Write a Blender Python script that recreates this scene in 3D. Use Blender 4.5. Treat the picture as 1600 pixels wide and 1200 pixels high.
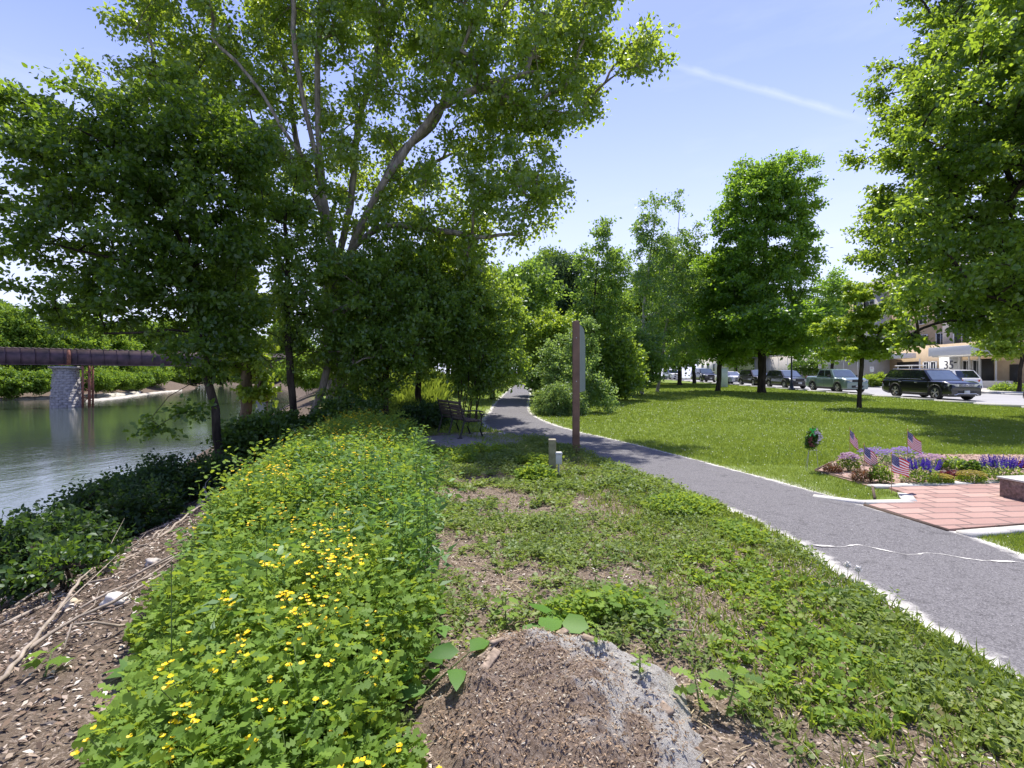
import bpy, math, random
import numpy as np
from mathutils import Vector, Matrix
R = math.radians
for o in list(bpy.data.objects): bpy.data.objects.remove(o)
SC = bpy.context.scene
COL = SC.collection
rng = np.random.default_rng(7)

# ------------------------------------------------------------ camera
EYE, FPX, HOR = 1.6, 778.0, 590.0
cam = bpy.data.cameras.new('camera'); camo = bpy.data.objects.new('camera', cam); COL.objects.link(camo)
cam.sensor_width = 36; cam.lens = 36*FPX/1600; cam.shift_y = (HOR-600)/1600
cam.clip_start = .05; cam.clip_end = 6000
camo.location = (0, 0, EYE); camo.rotation_euler = (R(90), 0, 0)
SC.camera = camo
SC.view_settings.view_transform = 'Standard'; SC.view_settings.look = 'None'
SC.view_settings.gamma = 1; SC.view_settings.exposure = 0.74
SC.cycles.max_bounces = 7; SC.cycles.diffuse_bounces = 3; SC.cycles.transmission_bounces = 4
SC.cycles.transparent_max_bounces = 8

# ------------------------------------------------------------ sun and sky
SHX, SHY = -.08, -.42                     # shadow offset per metre of height
sun = bpy.data.lights.new('sun', 'SUN'); sun.energy = 4.8; sun.angle = R(.55); sun.color = (1, .95, .86)
suno = bpy.data.objects.new('sun', sun); COL.objects.link(suno)
sdir = Vector((SHX, SHY, -1)).normalized()
suno.rotation_euler = sdir.to_track_quat('-Z', 'Y').to_euler()
tosun = -sdir
W = bpy.data.worlds.new('World'); SC.world = W; W.use_nodes = True
nt = W.node_tree; nt.nodes.clear()
def N(nt, t, **k):
    n = nt.nodes.new(t)
    for a, b in k.items(): setattr(n, a, b)
    return n
def LK(nt, a, b): nt.links.new(a, b)
wo = N(nt, 'ShaderNodeOutputWorld'); bg = N(nt, 'ShaderNodeBackground'); sky = N(nt, 'ShaderNodeTexSky')
sky.sky_type = 'NISHITA'; sky.sun_disc = False
sky.sun_elevation = math.asin(tosun.z); sky.sun_rotation = math.atan2(tosun.x, tosun.y)
sky.air_density = 1.0; sky.dust_density = .5; sky.ozone_density = 3.0
bg.inputs['Strength'].default_value = .115
tc = N(nt, 'ShaderNodeTexCoord')
# thin high cloud and one contrail, painted on the sky by direction only
mp = N(nt, 'ShaderNodeMapping'); mp.inputs['Scale'].default_value = (1.2, 1.2, 5.5)
LK(nt, tc.outputs['Generated'], mp.inputs[0])
cn = N(nt, 'ShaderNodeTexNoise'); cn.inputs['Scale'].default_value = 2.2; cn.inputs['Detail'].default_value = 7; cn.inputs['Roughness'].default_value = .6
LK(nt, mp.outputs[0], cn.inputs['Vector'])
def mathn(nt, op, a, b=None, c=None, clamp=False):
    n = N(nt, 'ShaderNodeMath', operation=op, use_clamp=clamp)
    for i, v in enumerate((a, b, c)):
        if v is None: continue
        if isinstance(v, (int, float)): n.inputs[i].default_value = v
        else: LK(nt, v, n.inputs[i])
    return n.outputs[0]
def dirpx(px, py): return Vector(((px-800)/FPX, 1, (HOR-py)/FPX)).normalized()
d0, d1 = dirpx(1045, 100), dirpx(1350, 186)
nrm = d0.cross(d1).normalized(); along = (d1-d0).normalized(); mid = (d0+d1).normalized()
def dotn(v):
    n = N(nt, 'ShaderNodeVectorMath', operation='DOT_PRODUCT'); LK(nt, tc.outputs['Generated'], n.inputs[0]); n.inputs[1].default_value = v; return n.outputs['Value']
wn = N(nt, 'ShaderNodeTexNoise'); wn.inputs['Scale'].default_value = 30; wn.inputs['Detail'].default_value = 5
LK(nt, tc.outputs['Generated'], wn.inputs['Vector'])
dist = mathn(nt, 'ABSOLUTE', mathn(nt, 'ADD', dotn(nrm), mathn(nt, 'MULTIPLY', mathn(nt, 'SUBTRACT', wn.outputs['Fac'], .5), .008)))
core = mathn(nt, 'SUBTRACT', 1, mathn(nt, 'DIVIDE', dist, .0075), clamp=True)
al = mathn(nt, 'ABSOLUTE', mathn(nt, 'SUBTRACT', dotn(along), mid.dot(along)))
ends = mathn(nt, 'MULTIPLY', mathn(nt, 'SUBTRACT', .165, al), 18, clamp=True)
front = mathn(nt, 'GREATER_THAN', dotn(mid), .5)
trail = mathn(nt, 'MULTIPLY', mathn(nt, 'MULTIPLY', mathn(nt, 'MULTIPLY', core, ends), front), mathn(nt, 'MULTIPLY_ADD', wn.outputs['Fac'], .9, .05))
veil = N(nt, 'ShaderNodeMapRange'); veil.inputs[1].default_value = .5; veil.inputs[2].default_value = .8; veil.inputs[4].default_value = .16
LK(nt, cn.outputs['Fac'], veil.inputs[0])
sx = N(nt, 'ShaderNodeSeparateXYZ'); LK(nt, tc.outputs['Generated'], sx.inputs[0])
low = N(nt, 'ShaderNodeMapRange'); low.inputs[1].default_value = .62; low.inputs[2].default_value = .0; low.inputs[3].default_value = 0; low.inputs[4].default_value = .88
low.interpolation_type = 'SMOOTHSTEP'
LK(nt, sx.outputs['Z'], low.inputs[0])
amt = mathn(nt, 'ADD', mathn(nt, 'ADD', mathn(nt, 'MULTIPLY', trail, .5), veil.outputs[0]), low.outputs[0], clamp=True)
tint = N(nt, 'ShaderNodeMixRGB', blend_type='MULTIPLY'); tint.inputs[0].default_value = 1; tint.inputs[2].default_value = (1.12, .98, 1.32, 1)
LK(nt, sky.outputs[0], tint.inputs[1])
mx = N(nt, 'ShaderNodeMixRGB'); mx.inputs[2].default_value = (5.3, 5.7, 7.2, 1)
LK(nt, amt, mx.inputs[0]); LK(nt, tint.outputs[0], mx.inputs[1])
LK(nt, mx.outputs[0], bg.inputs['Color']); LK(nt, bg.outputs[0], wo.inputs[0])

# ------------------------------------------------------------ helpers
def P(px, py, Y): return np.array([(px-800)/FPX*Y, Y, EYE-(py-HOR)/FPX*Y])
def tag(o, label=None, cat=None, group=None, kind=None):
    if label: o['label'] = label
    if cat: o['category'] = cat
    if group: o['group'] = group
    if kind: o['kind'] = kind
    return o
def empty(name, loc, label, cat, rz=0, group=None):
    o = bpy.data.objects.new(name, None); COL.objects.link(o); o.location = loc; o.rotation_euler = (0, 0, rz)
    o.empty_display_size = .1
    return tag(o, label, cat, group)
class Geo:
    def __init__(s): s.v = []; s.f = []; s.a = []; s.n = 0
    def add(s, v, f, rnd=0.5):
        v = np.asarray(v, float).reshape(-1, 3); f = np.asarray(f)
        s.v.append(v); s.f.append(f+s.n); s.n += len(v)
        s.a.append(np.broadcast_to(np.asarray(rnd, float), (len(f),)).copy())
    def build(s, name, mat, parent=None, smooth=False, bevel=0):
        me = bpy.data.meshes.new(name)
        V = np.concatenate(s.v); me.vertices.add(len(V)); me.vertices.foreach_set('co', V.ravel())
        tot = np.concatenate([np.full(len(f), f.shape[1]) for f in s.f]); lp = np.concatenate([f.ravel() for f in s.f])
        me.loops.add(len(lp)); me.loops.foreach_set('vertex_index', lp.astype(np.int32))
        me.polygons.add(len(tot)); st = np.concatenate([[0], np.cumsum(tot)[:-1]])
        me.polygons.foreach_set('loop_start', st.astype(np.int32)); me.polygons.foreach_set('loop_total', tot.astype(np.int32))
        if smooth: me.polygons.foreach_set('use_smooth', np.ones(len(tot), bool))
        at = me.attributes.new('rnd', 'FLOAT', 'FACE'); at.data.foreach_set('value', np.concatenate(s.a))
        me.update(calc_edges=True); me.validate()
        me.materials.append(mat)
        o = bpy.data.objects.new(name, me); COL.objects.link(o)
        if parent: o.parent = parent
        if bevel:
            m = o.modifiers.new('bevel', 'BEVEL'); m.width = bevel; m.segments = 2; m.limit_method = 'ANGLE'; m.angle_limit = R(40)
        return o
    # primitives
    def box(s, c, d, rz=0, rnd=.5, taper=1):
        x, y, z = np.array(d)/2.
        v = np.array([(-x,-y,-z),(x,-y,-z),(x,y,-z),(-x,y,-z),(-x*taper,-y*taper,z),(x*taper,-y*taper,z),(x*taper,y*taper,z),(-x*taper,y*taper,z)])
        if rz: v[:, :2] = v[:, :2]@np.array([[math.cos(rz), math.sin(rz)], [-math.sin(rz), math.cos(rz)]])
        s.add(v+np.array(c), [(0,3,2,1),(4,5,6,7),(0,1,5,4),(1,2,6,5),(2,3,7,6),(3,0,4,7)], rnd); return s
    def tube(s, pts, rad, n=8, cap=True, rnd=.5):
        pts = np.asarray(pts, float); m = len(pts); rad = np.broadcast_to(np.asarray(rad, float), (m,))
        t = np.gradient(pts, axis=0); t /= np.linalg.norm(t, axis=1)[:, None]+1e-9
        ref = np.array([0, 0, 1.]) if abs(t[0][2]) < .9 else np.array([1., 0, 0])
        u = np.cross(t, ref); u /= np.linalg.norm(u, axis=1)[:, None]+1e-9
        w = np.cross(t, u)
        a = np.linspace(0, 2*np.pi, n, endpoint=False)
        V = pts[:, None]+rad[:, None, None]*(np.cos(a)[None, :, None]*u[:, None]+np.sin(a)[None, :, None]*w[:, None])
        i = np.arange(m-1)[:, None]*n; j = np.arange(n)[None]; k = (j+1) % n
        F = np.stack([i+j, i+k, i+n+k, i+n+j], -1).reshape(-1, 4)
        s.add(V.reshape(-1, 3), F[:, ::-1], rnd)
        if cap:
            for e, r in ((0, 0), (1, m-1)):
                c = len(V.reshape(-1, 3)); vv = np.vstack([V[r], pts[r]])
                s.add(vv, [(q, (q+1) % n, n) if e else ((q+1) % n, q, n) for q in range(n)], rnd)
        return s
    def lathe(s, prof, n=16, c=(0, 0, 0), axis='z', rnd=.5):
        prof = np.array(prof, float); a = np.linspace(0, 2*np.pi, n, endpoint=False)
        V = np.stack([prof[:, 0][:, None]*np.cos(a), prof[:, 0][:, None]*np.sin(a), np.repeat(prof[:, 1][:, None], n, 1)], -1)
        if axis == 'y': V = V[..., [0, 2, 1]]*np.array([1, 1, -1])
        if axis == 'x': V = V[..., [2, 1, 0]]*np.array([1, 1, -1])
        m = len(prof); i = np.arange(m-1)[:, None]*n; j = np.arange(n)[None]; k = (j+1) % n
        s.add(V.reshape(-1, 3)+np.array(c), np.stack([i+j, i+k, i+n+k, i+n+j], -1).reshape(-1, 4), rnd); return s
    def patch(s, fn, us, vs, rnd=.5, flip=False):
        V = np.array([[fn(u, v) for v in vs] for u in us]); m, n = V.shape[:2]
        i = np.arange(m-1)[:, None]*n; j = np.arange(n-1)[None]
        F = np.stack([i+j, i+j+1, i+n+j+1, i+n+j], -1).reshape(-1, 4)
        s.add(V.reshape(-1, 3), F[:, ::-1] if flip else F, rnd); return s

TPL = {
 'quad': ([(0,0,0),(.45,-.34,.08),(1,0,-.05),(.45,.34,.08)], [(0,1,2,3)]),
 'fold': ([(0,0,0),(.3,-.3,.10),(.7,-.22,.06),(1,0,-.10),(.7,.22,.06),(.3,.3,.10),(.5,0,0)], [(0,1,2,6),(6,2,3,4),(0,6,4,5)]),
 'narrow': ([(0,0,0),(.35,-.11,.03),(1,0,-.16),(.35,.11,.03)], [(0,1,2,3)]),
 'round': ([(0,0,0),(.2,-.42,.06),(.7,-.40,.06),(1,0,-.04),(.7,.40,.06),(.2,.42,.06)], [(0,1,2,3),(0,3,4,5)]),
 'maple': ([(0,0,0),(.02,-.5,.0),(.28,-.28,.06),(.62,-.55,.0),(.62,-.2,.05),(1.05,0,-.08),(.62,.2,.05),(.62,.55,.0),(.28,.28,.06),(.02,.5,.0),(.4,0,0)],
           [(0,1,2,10),(2,3,4,10),(4,5,6,10),(6,7,8,10),(8,9,0,10)]),
 'lobed': ([(0,0,0),(.14,-.25,.05),(.30,-.10,.02),(.40,-.38,.05),(.55,-.14,.02),(.75,-.34,.02),(1,-.10,-.04),(1.04,.06,-.05),(.78,.32,.02),(.55,.13,.02),(.42,.38,.05),(.30,.10,.02),(.14,.25,.05)],
           [(0,1,2,11),(0,11,12,12),(2,3,4,9),(2,9,10,11),(4,5,6,9),(6,7,8,9)]),
 'blade': ([(0,-.035,0),(.5,-.03,.0),(1,0,-.10),(.5,.03,.0),(0,.035,0)], [(0,1,3,4),(1,2,3,3)]),
 'petal': ([(0,0,0),(.4,-.38,.06),(1,-.22,.16),(1,.22,.16),(.4,.38,.06)], [(0,1,2,3),(0,3,4,4)]),
}
def norm(a): return a/(np.linalg.norm(a, axis=-1, keepdims=True)+1e-9)
def leaves(g, pos, d, up, size, tpl='quad', rnd=None, wid=1.0):
    """adds one leaf per row of pos: d = midrib direction, up = rough normal"""
    tv, tf = TPL[tpl]; tv = np.array(tv, float)
    n = len(pos); d = norm(d); s = norm(np.cross(d, up)); w = np.cross(s, d)
    size = np.broadcast_to(size, (n,))[:, None, None]
    V = pos[:, None]+size*(tv[None, :, 0:1]*d[:, None]+wid*tv[None, :, 1:2]*s[:, None]+tv[None, :, 2:3]*w[:, None])
    if rnd is None: rnd = rng.random(n)
    off = (np.arange(n)*len(tv))[:, None]
    q = np.array([f for f in tf if len(set(f)) == 4]).reshape(-1, 4); t = np.array([f[:3] for f in tf if len(set(f)) == 3]).reshape(-1, 3)
    base = g.n; V = V.reshape(-1, 3)
    g.v.append(V); g.n += len(V)
    if len(q): g.f.append((q[None]+off[:, :, None]).reshape(-1, 4)+base); g.a.append(np.repeat(rnd, len(q)))
    if len(t): g.f.append((t[None]+off[:, :, None]).reshape(-1, 3)+base); g.a.append(np.repeat(rnd, len(t)))
def rdir(n, up=0.0):
    v = rng.normal(size=(n, 3)); v = norm(v); v[:, 2] += up; return norm(v)

# ------------------------------------------------------------ materials
def newmat(name):
    m = bpy.data.materials.new(name); m.use_nodes = True; nt = m.node_tree; nt.nodes.clear()
    return m, nt, N(nt, 'ShaderNodeOutputMaterial')
def ramp(nt, fac, stops, interp='LINEAR'):
    r = N(nt, 'ShaderNodeValToRGB'); r.color_ramp.interpolation = interp
    e = r.color_ramp.elements
    while len(e) < len(stops): e.new(.5)
    for q, (p, c) in zip(e, stops): q.position = p; q.color = (*c, 1) if len(c) == 3 else c
    if fac is not None: LK(nt, fac, r.inputs[0])
    return r.outputs[0]
def noise(nt, scale, detail=4, rough=.55, vec=None, dist=0):
    n = N(nt, 'ShaderNodeTexNoise'); n.inputs['Scale'].default_value = scale; n.inputs['Detail'].default_value = detail
    n.inputs['Roughness'].default_value = rough; n.inputs['Distortion'].default_value = dist
    if vec is not None: LK(nt, vec, n.inputs['Vector'])
    return n.outputs['Fac']
def mixc(nt, f, a, b, bt='MIX'):
    n = N(nt, 'ShaderNodeMixRGB', blend_type=bt)
    for i, v in enumerate((f, a, b)):
        if isinstance(v, (int, float)): n.inputs[i].default_value = v
        elif isinstance(v, tuple): n.inputs[i].default_value = (*v, 1)
        else: LK(nt, v, n.inputs[i])
    return n.outputs[0]
def bump(nt, h, strength=.5, dist=.02):
    b = N(nt, 'ShaderNodeBump'); b.inputs['Strength'].default_value = strength; b.inputs['Distance'].default_value = dist
    LK(nt, h, b.inputs['Height']); return b.outputs[0]
def attr(nt, name, out='Fac'):
    a = N(nt, 'ShaderNodeAttribute'); a.attribute_name = name; return a.outputs[out]
def pos(nt): return N(nt, 'ShaderNodeNewGeometry').outputs['Position']
def objc(nt): return N(nt, 'ShaderNodeTexCoord').outputs['Object']
def leafmat(name, dark, light, trans=(.30, .42, .04), tf=.42, gloss=.06, rough=.38, odd=None):
    m, nt, out = newmat(name)
    r = attr(nt, 'rnd')
    stops = [(0, dark), (.85, light)]
    if odd: stops.append((.97, odd))
    c = ramp(nt, r, stops)
    big = noise(nt, .9, 2, vec=pos(nt))
    c = mixc(nt, 1.0, c, ramp(nt, big, [(.3, (.72, .8, .8)), (.7, (1.25, 1.15, 1.0))]), 'MULTIPLY')
    df = N(nt, 'ShaderNodeBsdfDiffuse'); LK(nt, c, df.inputs[0])
    tr = N(nt, 'ShaderNodeBsdfTranslucent'); LK(nt, mixc(nt, 1.0, mixc(nt, .5, (1, 1, 1), ramp(nt, r, [(0, (.6, .7, .6)), (1, (1.2, 1.15, 1))])), trans, 'MULTIPLY'), tr.inputs[0])
    ms = N(nt, 'ShaderNodeMixShader'); ms.inputs[0].default_value = tf; LK(nt, df.outputs[0], ms.inputs[1]); LK(nt, tr.outputs[0], ms.inputs[2])
    gl = N(nt, 'ShaderNodeBsdfGlossy'); gl.inputs['Roughness'].default_value = rough; gl.inputs[0].default_value = (.9, .95, 1, 1)
    m2 = N(nt, 'ShaderNodeMixShader'); m2.inputs[0].default_value = gloss; LK(nt, ms.outputs[0], m2.inputs[1]); LK(nt, gl.outputs[0], m2.inputs[2])
    LK(nt, m2.outputs[0], out.inputs[0]); return m
def pmat(name, col, rough=.6, metal=0, var=.15, vs=6, bmp=0, bs=40, coat=0, col2=None, spec=.5, emit=None):
    m, nt, out = newmat(name); b = N(nt, 'ShaderNodeBsdfPrincipled')
    v = objc(nt); f = noise(nt, vs, 5, vec=v)
    c = ramp(nt, f, [(.3, tuple(max(0, q*(1-var)) for q in col)), (.7, tuple(q*(1+var) for q in (col2 or col)))])
    LK(nt, c, b.inputs['Base Color']); b.inputs['Roughness'].default_value = rough; b.inputs['Metallic'].default_value = metal
    b.inputs['Specular IOR Level'].default_value = spec
    if coat: b.inputs['Coat Weight'].default_value = coat; b.inputs['Coat Roughness'].default_value = .05
    if bmp: LK(nt, bump(nt, noise(nt, bs, 6, .65, v), bmp, .01), b.inputs['Normal'])
    if emit: b.inputs['Emission Color'].default_value = (*emit, 1); b.inputs['Emission Strength'].default_value = 1
    LK(nt, b.outputs[0], out.inputs[0]); return m
def barkmat(name, c1, c2, sc=7):
    m, nt, out = newmat(name); b = N(nt, 'ShaderNodeBsdfPrincipled'); b.inputs['Roughness'].default_value = .95; b.inputs['Specular IOR Level'].default_value = .1
    mp = N(nt, 'ShaderNodeMapping'); mp.inputs['Scale'].default_value = (1, 1, .18); LK(nt, objc(nt), mp.inputs[0])
    f = noise(nt, sc, 8, .7, mp.outputs[0], .6)
    LK(nt, ramp(nt, f, [(.35, c1), (.65, c2)]), b.inputs['Base Color']); LK(nt, bump(nt, f, 1, .06), b.inputs['Normal'])
    LK(nt, b.outputs[0], out.inputs[0]); return m
M = {}
M['poplar'] = leafmat('poplar_leaf', (.055, .12, .02), (.13, .22, .035), (.52, .66, .055), .52, .06, .32)
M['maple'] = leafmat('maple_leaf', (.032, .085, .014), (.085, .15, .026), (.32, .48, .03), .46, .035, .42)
M['bigmaple'] = leafmat('big_maple_leaf', (.045, .11, .018), (.10, .18, .03), (.44, .60, .045), .48, .04, .38)
M['midmaple'] = leafmat('mid_maple_leaf', (.055, .14, .018), (.12, .23, .03), (.38, .60, .04), .45, .035, .4)
M['young'] = leafmat('young_tree_leaf', (.10, .20, .025), (.20, .31, .035), (.52, .66, .06), .46, .035, .4)
M['birch'] = leafmat('birch_leaf', (.06, .14, .035), (.12, .22, .05), (.38, .56, .07), .45, .045, .35)
M['shrub'] = leafmat('shrub_leaf', (.07, .155, .05), (.16, .26, .09), (.42, .58, .12), .44, .03, .45)
M['dark'] = leafmat('dark_leaf', (.028, .075, .016), (.075, .135, .026), (.22, .36, .03), .40, .03, .45)
M['under'] = leafmat('understory_leaf', (.045, .11, .022), (.11, .20, .04), (.48, .64, .06), .50, .04, .42)
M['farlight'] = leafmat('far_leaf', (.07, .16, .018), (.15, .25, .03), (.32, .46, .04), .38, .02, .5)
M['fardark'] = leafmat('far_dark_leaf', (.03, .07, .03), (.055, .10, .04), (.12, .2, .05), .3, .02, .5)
M['purple'] = leafmat('purple_leaf', (.012, .010, .016), (.035, .022, .028), (.08, .04, .03), .25, .04, .4)
M['celandine'] = leafmat('celandine_leaf', (.055, .125, .022), (.18, .29, .045), (.44, .56, .055), .40, .012, .6)
M['weed'] = leafmat('weed_leaf', (.085, .14, .035), (.22, .28, .08), (.36, .48, .07), .34, .018, .5, odd=(.32, .25, .13))
M['gold'] = leafmat('goldenrod_leaf', (.06, .14, .035), (.12, .23, .055), (.28, .46, .06), .34, .025, .5)
M['grass'] = leafmat('grass_blade', (.10, .165, .022), (.22, .29, .045), (.40, .50, .06), .32, .02, .5, odd=(.48, .44, .26))
M['bigleaf'] = leafmat('big_leaf', (.07, .17, .03), (.11, .23, .04), (.30, .48, .05), .35, .012, .5)
M['sprig'] = leafmat('sprig_leaf', (.10, .19, .03), (.17, .27, .04), (.40, .52, .06), .36, .01, .6)
M['bankshade'] = leafmat('shaded_bank_leaf', (.014, .04, .012), (.04, .08, .02), (.12, .22, .03), .36, .02, .5)  # near-black tone puts the shade of the riverside trees into the leaf colour
M['yellow'] = leafmat('yellow_petal', (.80, .52, .01), (.95, .72, .02), (.9, .65, .02), .3, .02, .5)
M['stem'] = pmat('stem_green', (.12, .18, .04), .7)
M['twig'] = pmat('dead_twig', (.30, .24, .18), .9, var=.5, vs=14, bmp=.4)
M['bark'] = barkmat('dark_bark', (.018, .015, .013), (.085, .07, .055))
M['barkp'] = barkmat('poplar_bark', (.10, .088, .074), (.38, .34, .29), 6)
M['barkt'] = barkmat('tan_bark', (.08, .06, .04), (.26, .20, .13))
M['barkw'] = barkmat('birch_bark', (.10, .09, .08), (.62, .60, .55), 3)

# ------------------------------------------------------------ terrain
EY = [0, 4, 8, 12, 16, 20, 30, 50, 71, 120, 200, 320, 600]
EX = [-2.3, -2.7, -3.4, -4.4, -5.6, -7.5, -12, -18, -24, -42, -80, -150, -400]
SX = [-9, -10.0, -11.3, -12.6, -13.8, -15.4, -19.5, -26, -33, -52, -92, -165, -430]
FY = [0, 40, 75, 102, 128, 200, 320, 600]
FX = [-300, -190, -132, -108, -106, -128, -205, -520]
def tz(x, y):
    x = np.asarray(x, float); y = np.asarray(y, float)
    k = np.interp(x, [-5, 2, 10, 22], [.030, .031, .026, .020])
    z = k*np.clip(y-14, 0, 70)
    soft = np.exp(-((y-14)/4.)**2)*.04; z = z+soft
    z = z+1.1*np.exp(-(((x+4.6)/1.9)**2+((y-24)/3.6)**2))            # grassy hump left of the path
    z = z+.05*np.sin(x*.9+1)*np.sin(y*.7)*np.clip((2.0-x)/2, 0, 1)*np.clip((12-y)/4, 0, 1)
    e = np.interp(y, EY, EX); s = np.interp(y, EY, SX)
    t = np.clip((e-x)/(e-s), 0, 1.6)
    z = z*np.clip(1-t*1.2, 0, 1)-3.35*np.minimum(t, 1)**1.25-np.clip(t-1, 0, 1)*1.5
    f = np.interp(y, FY, FX); far = f-x
    rise = np.where(far > -10, -3.35+np.clip(far+2, -10, 14)*.28+np.clip(far-12, 0, 60)*.05, -9)
    hill = 62*np.exp(-(((x+520)/230)**2+((y-380)/210)**2))*np.clip(far/120, 0, 1)
    return np.where(x < (s+f)/2, np.maximum(rise, -5)+hill, z)
def axis(lo, hi, parts):
    out = []; v = lo
    for a, b, st in parts: out += list(np.arange(a, b, st))
    return np.array(sorted(set(np.round(out+[hi], 4))))
gx = axis(-2500, 2500, [(-2500, -700, 150), (-700, -150, 12), (-150, -32, 2.5), (-32, -12, .6), (-12, 12, .15), (12, 26, .5), (26, 60, 2), (60, 200, 12), (200, 2500, 150)])
gy = axis(-40, 3000, [(-40, 0, 5), (0, 1.5, .3), (1.5, 16, .15), (16, 32, .4), (32, 60, 1), (60, 200, 3), (200, 700, 12), (700, 3000, 150)])
XX, YY = np.meshgrid(gx, gy, indexing='ij'); ZZ = tz(XX, YY)
# path centre line
PC = np.array([(3.95, -1.5, .98), (3.72, 0, .98), (3.62, 2, .98), (3.6, 4, .96), (3.66, 5, .95), (3.42, 6.4, .92), (3.05, 8, .9), (2.5, 10, .88), (1.65, 12.3, .95), (.72, 14.3, 1.1), (.1, 16.5, 1.12), (-.08, 20, .85), (.02, 25, .85), (.35, 32, .85), (.9, 42, .85), (1.5, 50, .85), (3, 62, .85)])
from mathutils import geometry
def smooth_line(P_, n):
    t = np.arange(len(P_)); tt = np.linspace(0, len(P_)-1, n); out = []
    for k in tt:
        i = int(min(k, len(P_)-2)); f = k-i
        p0, p1, p2, p3 = P_[max(i-1, 0)], P_[i], P_[i+1], P_[min(i+2, len(P_)-1)]
        out.append(.5*((2*p1)+(-p0+p2)*f+(2*p0-5*p1+4*p2-p3)*f*f+(-p0+3*p1-3*p2+p3)*f**3))
    return np.array(out)
PL = smooth_line(PC, 420)
def pathd(x, y):
    """signed distance from path centre along x divided by half width, coarse"""
    x = np.asarray(x, float); y = np.asarray(y, float)
    sh = x.shape; X = x.ravel(); Y = y.ravel(); best = np.full(len(X), 1e9); hw = np.ones(len(X)); side = np.ones(len(X))
    Q = PL[::4]
    for i in range(len(Q)-1):
        a = Q[i]; b = Q[i+1]; dx, dy = b[0]-a[0], b[1]-a[1]; L2 = dx*dx+dy*dy
        t = np.clip(((X-a[0])*dx+(Y-a[1])*dy)/L2, 0, 1); ex = X-a[0]-t*dx; ey = Y-a[1]-t*dy; d = np.hypot(ex, ey)
        m = d < best; best = np.where(m, d, best); hw = np.where(m, a[2], hw); side = np.where(m, np.sign(ex*dy-ey*dx), side)
    return (best-hw).reshape(sh), side.reshape(sh)
near = (XX > -8) & (XX < 14) & (YY > -3) & (YY < 62)
pdist = np.full(XX.shape, 9.); pside = np.where(XX > 3, 1., -1.)
a_, b_ = pathd(XX[near], YY[near]); pdist[near] = a_; pside[near] = b_
edgeX = np.interp(YY, EY, EX)
bank = np.clip((edgeX+.5-XX)/.8, 0, 1)
weed = ((pside < 0) & (YY < 14.2) & (YY > -45)).astype(float)
def noise2(x, y, s=1., seed=0):
    r = np.random.default_rng(seed); v = 0
    for k in range(7):
        a = r.uniform(0, 6.28); f = s*r.uniform(.5, 2.6); v = v+np.sin((x*math.cos(a)+y*math.sin(a))*f+r.uniform(0, 6.28))
    return v/7
V = np.stack([XX, YY, ZZ], -1).reshape(-1, 3); m_, n_ = XX.shape
i = np.arange(m_-1)[:, None]*n_; j = np.arange(n_-1)[None]
g = Geo(); g.add(V, np.stack([i+j, i+n_+j, i+n_+j+1, i+j+1], -1).reshape(-1, 4))
m, nt, out = newmat('ground_soil_and_turf'); b = N(nt, 'ShaderNodeBsdfPrincipled'); b.inputs['Roughness'].default_value = .95; b.inputs['Specular IOR Level'].default_value = .08
pv = pos(nt); za = N(nt, 'ShaderNodeAttribute'); za.attribute_name = 'zone'; sp = N(nt, 'ShaderNodeSeparateColor'); LK(nt, za.outputs['Color'], sp.inputs[0])
tur = mixc(nt, noise(nt, .6, 4, vec=pv), (.085, .135, .024), (.17, .21, .05))
tur = mixc(nt, ramp(nt, noise(nt, 60, 5, .7, pv), [(.42, (0, 0, 0)), (.62, (1, 1, 1))]), tur, (.20, .27, .07))
tur = mixc(nt, ramp(nt, noise(nt, 90, 3, .7, pv), [(.66, (0, 0, 0)), (.74, (1, 1, 1))]), tur, (.55, .52, .40))
vo = N(nt, 'ShaderNodeTexVoronoi'); vo.inputs['Scale'].default_value = 55; LK(nt, pv, vo.inputs['Vector'])
soil = mixc(nt, noise(nt, 8, 6, .7, pv), (.06, .045, .034), (.22, .17, .125))
soil = mixc(nt, ramp(nt, noise(nt, 38, 5, .75, pv, 1.5), [(.5, (0, 0, 0)), (.64, (1, 1, 1))]), soil, (.40, .33, .27))
bk = mixc(nt, noise(nt, 3, 6, .7, pv), (.05, .038, .03), (.15, .115, .085))
bk = mixc(nt, ramp(nt, noise(nt, 30, 5, .75, pv, 2), [(.5, (0, 0, 0)), (.7, (1, 1, 1))]), bk, (.30, .24, .19))
c = mixc(nt, sp.outputs[2], tur, soil); c = mixc(nt, sp.outputs[1], c, bk)
fl = mathn(nt, 'MULTIPLY', sp.outputs[0], ramp(nt, noise(nt, 14, 6, .7, pv), [(.38, (0, 0, 0)), (.60, (1, 1, 1))]))
c = mixc(nt, fl, c, (.66, .64, .58))
LK(nt, c, b.inputs['Base Color']); LK(nt, bump(nt, noise(nt, 45, 6, .7, pv), .8, .03), b.inputs['Normal']); LK(nt, b.outputs[0], out.inputs[0])
go = g.build('ground', m, smooth=True); tag(go, kind='structure')
ca = go.data.attributes.new('zone', 'FLOAT_COLOR', 'POINT')
wnz = noise2(XX, YY, 2.2, 3)
fluff = np.clip(1-(pdist-.02)/np.clip(.16+.14*wnz+np.where((YY < 8), .10, 0)*1, .03, 1), 0, 1)*(pdist > -.3)
zc = np.stack([fluff, np.maximum(bank, (ZZ < -1.2)*1.), weed, np.ones_like(XX)], -1).reshape(-1)
ca.data.foreach_set('color', zc.astype(np.float32))

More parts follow.
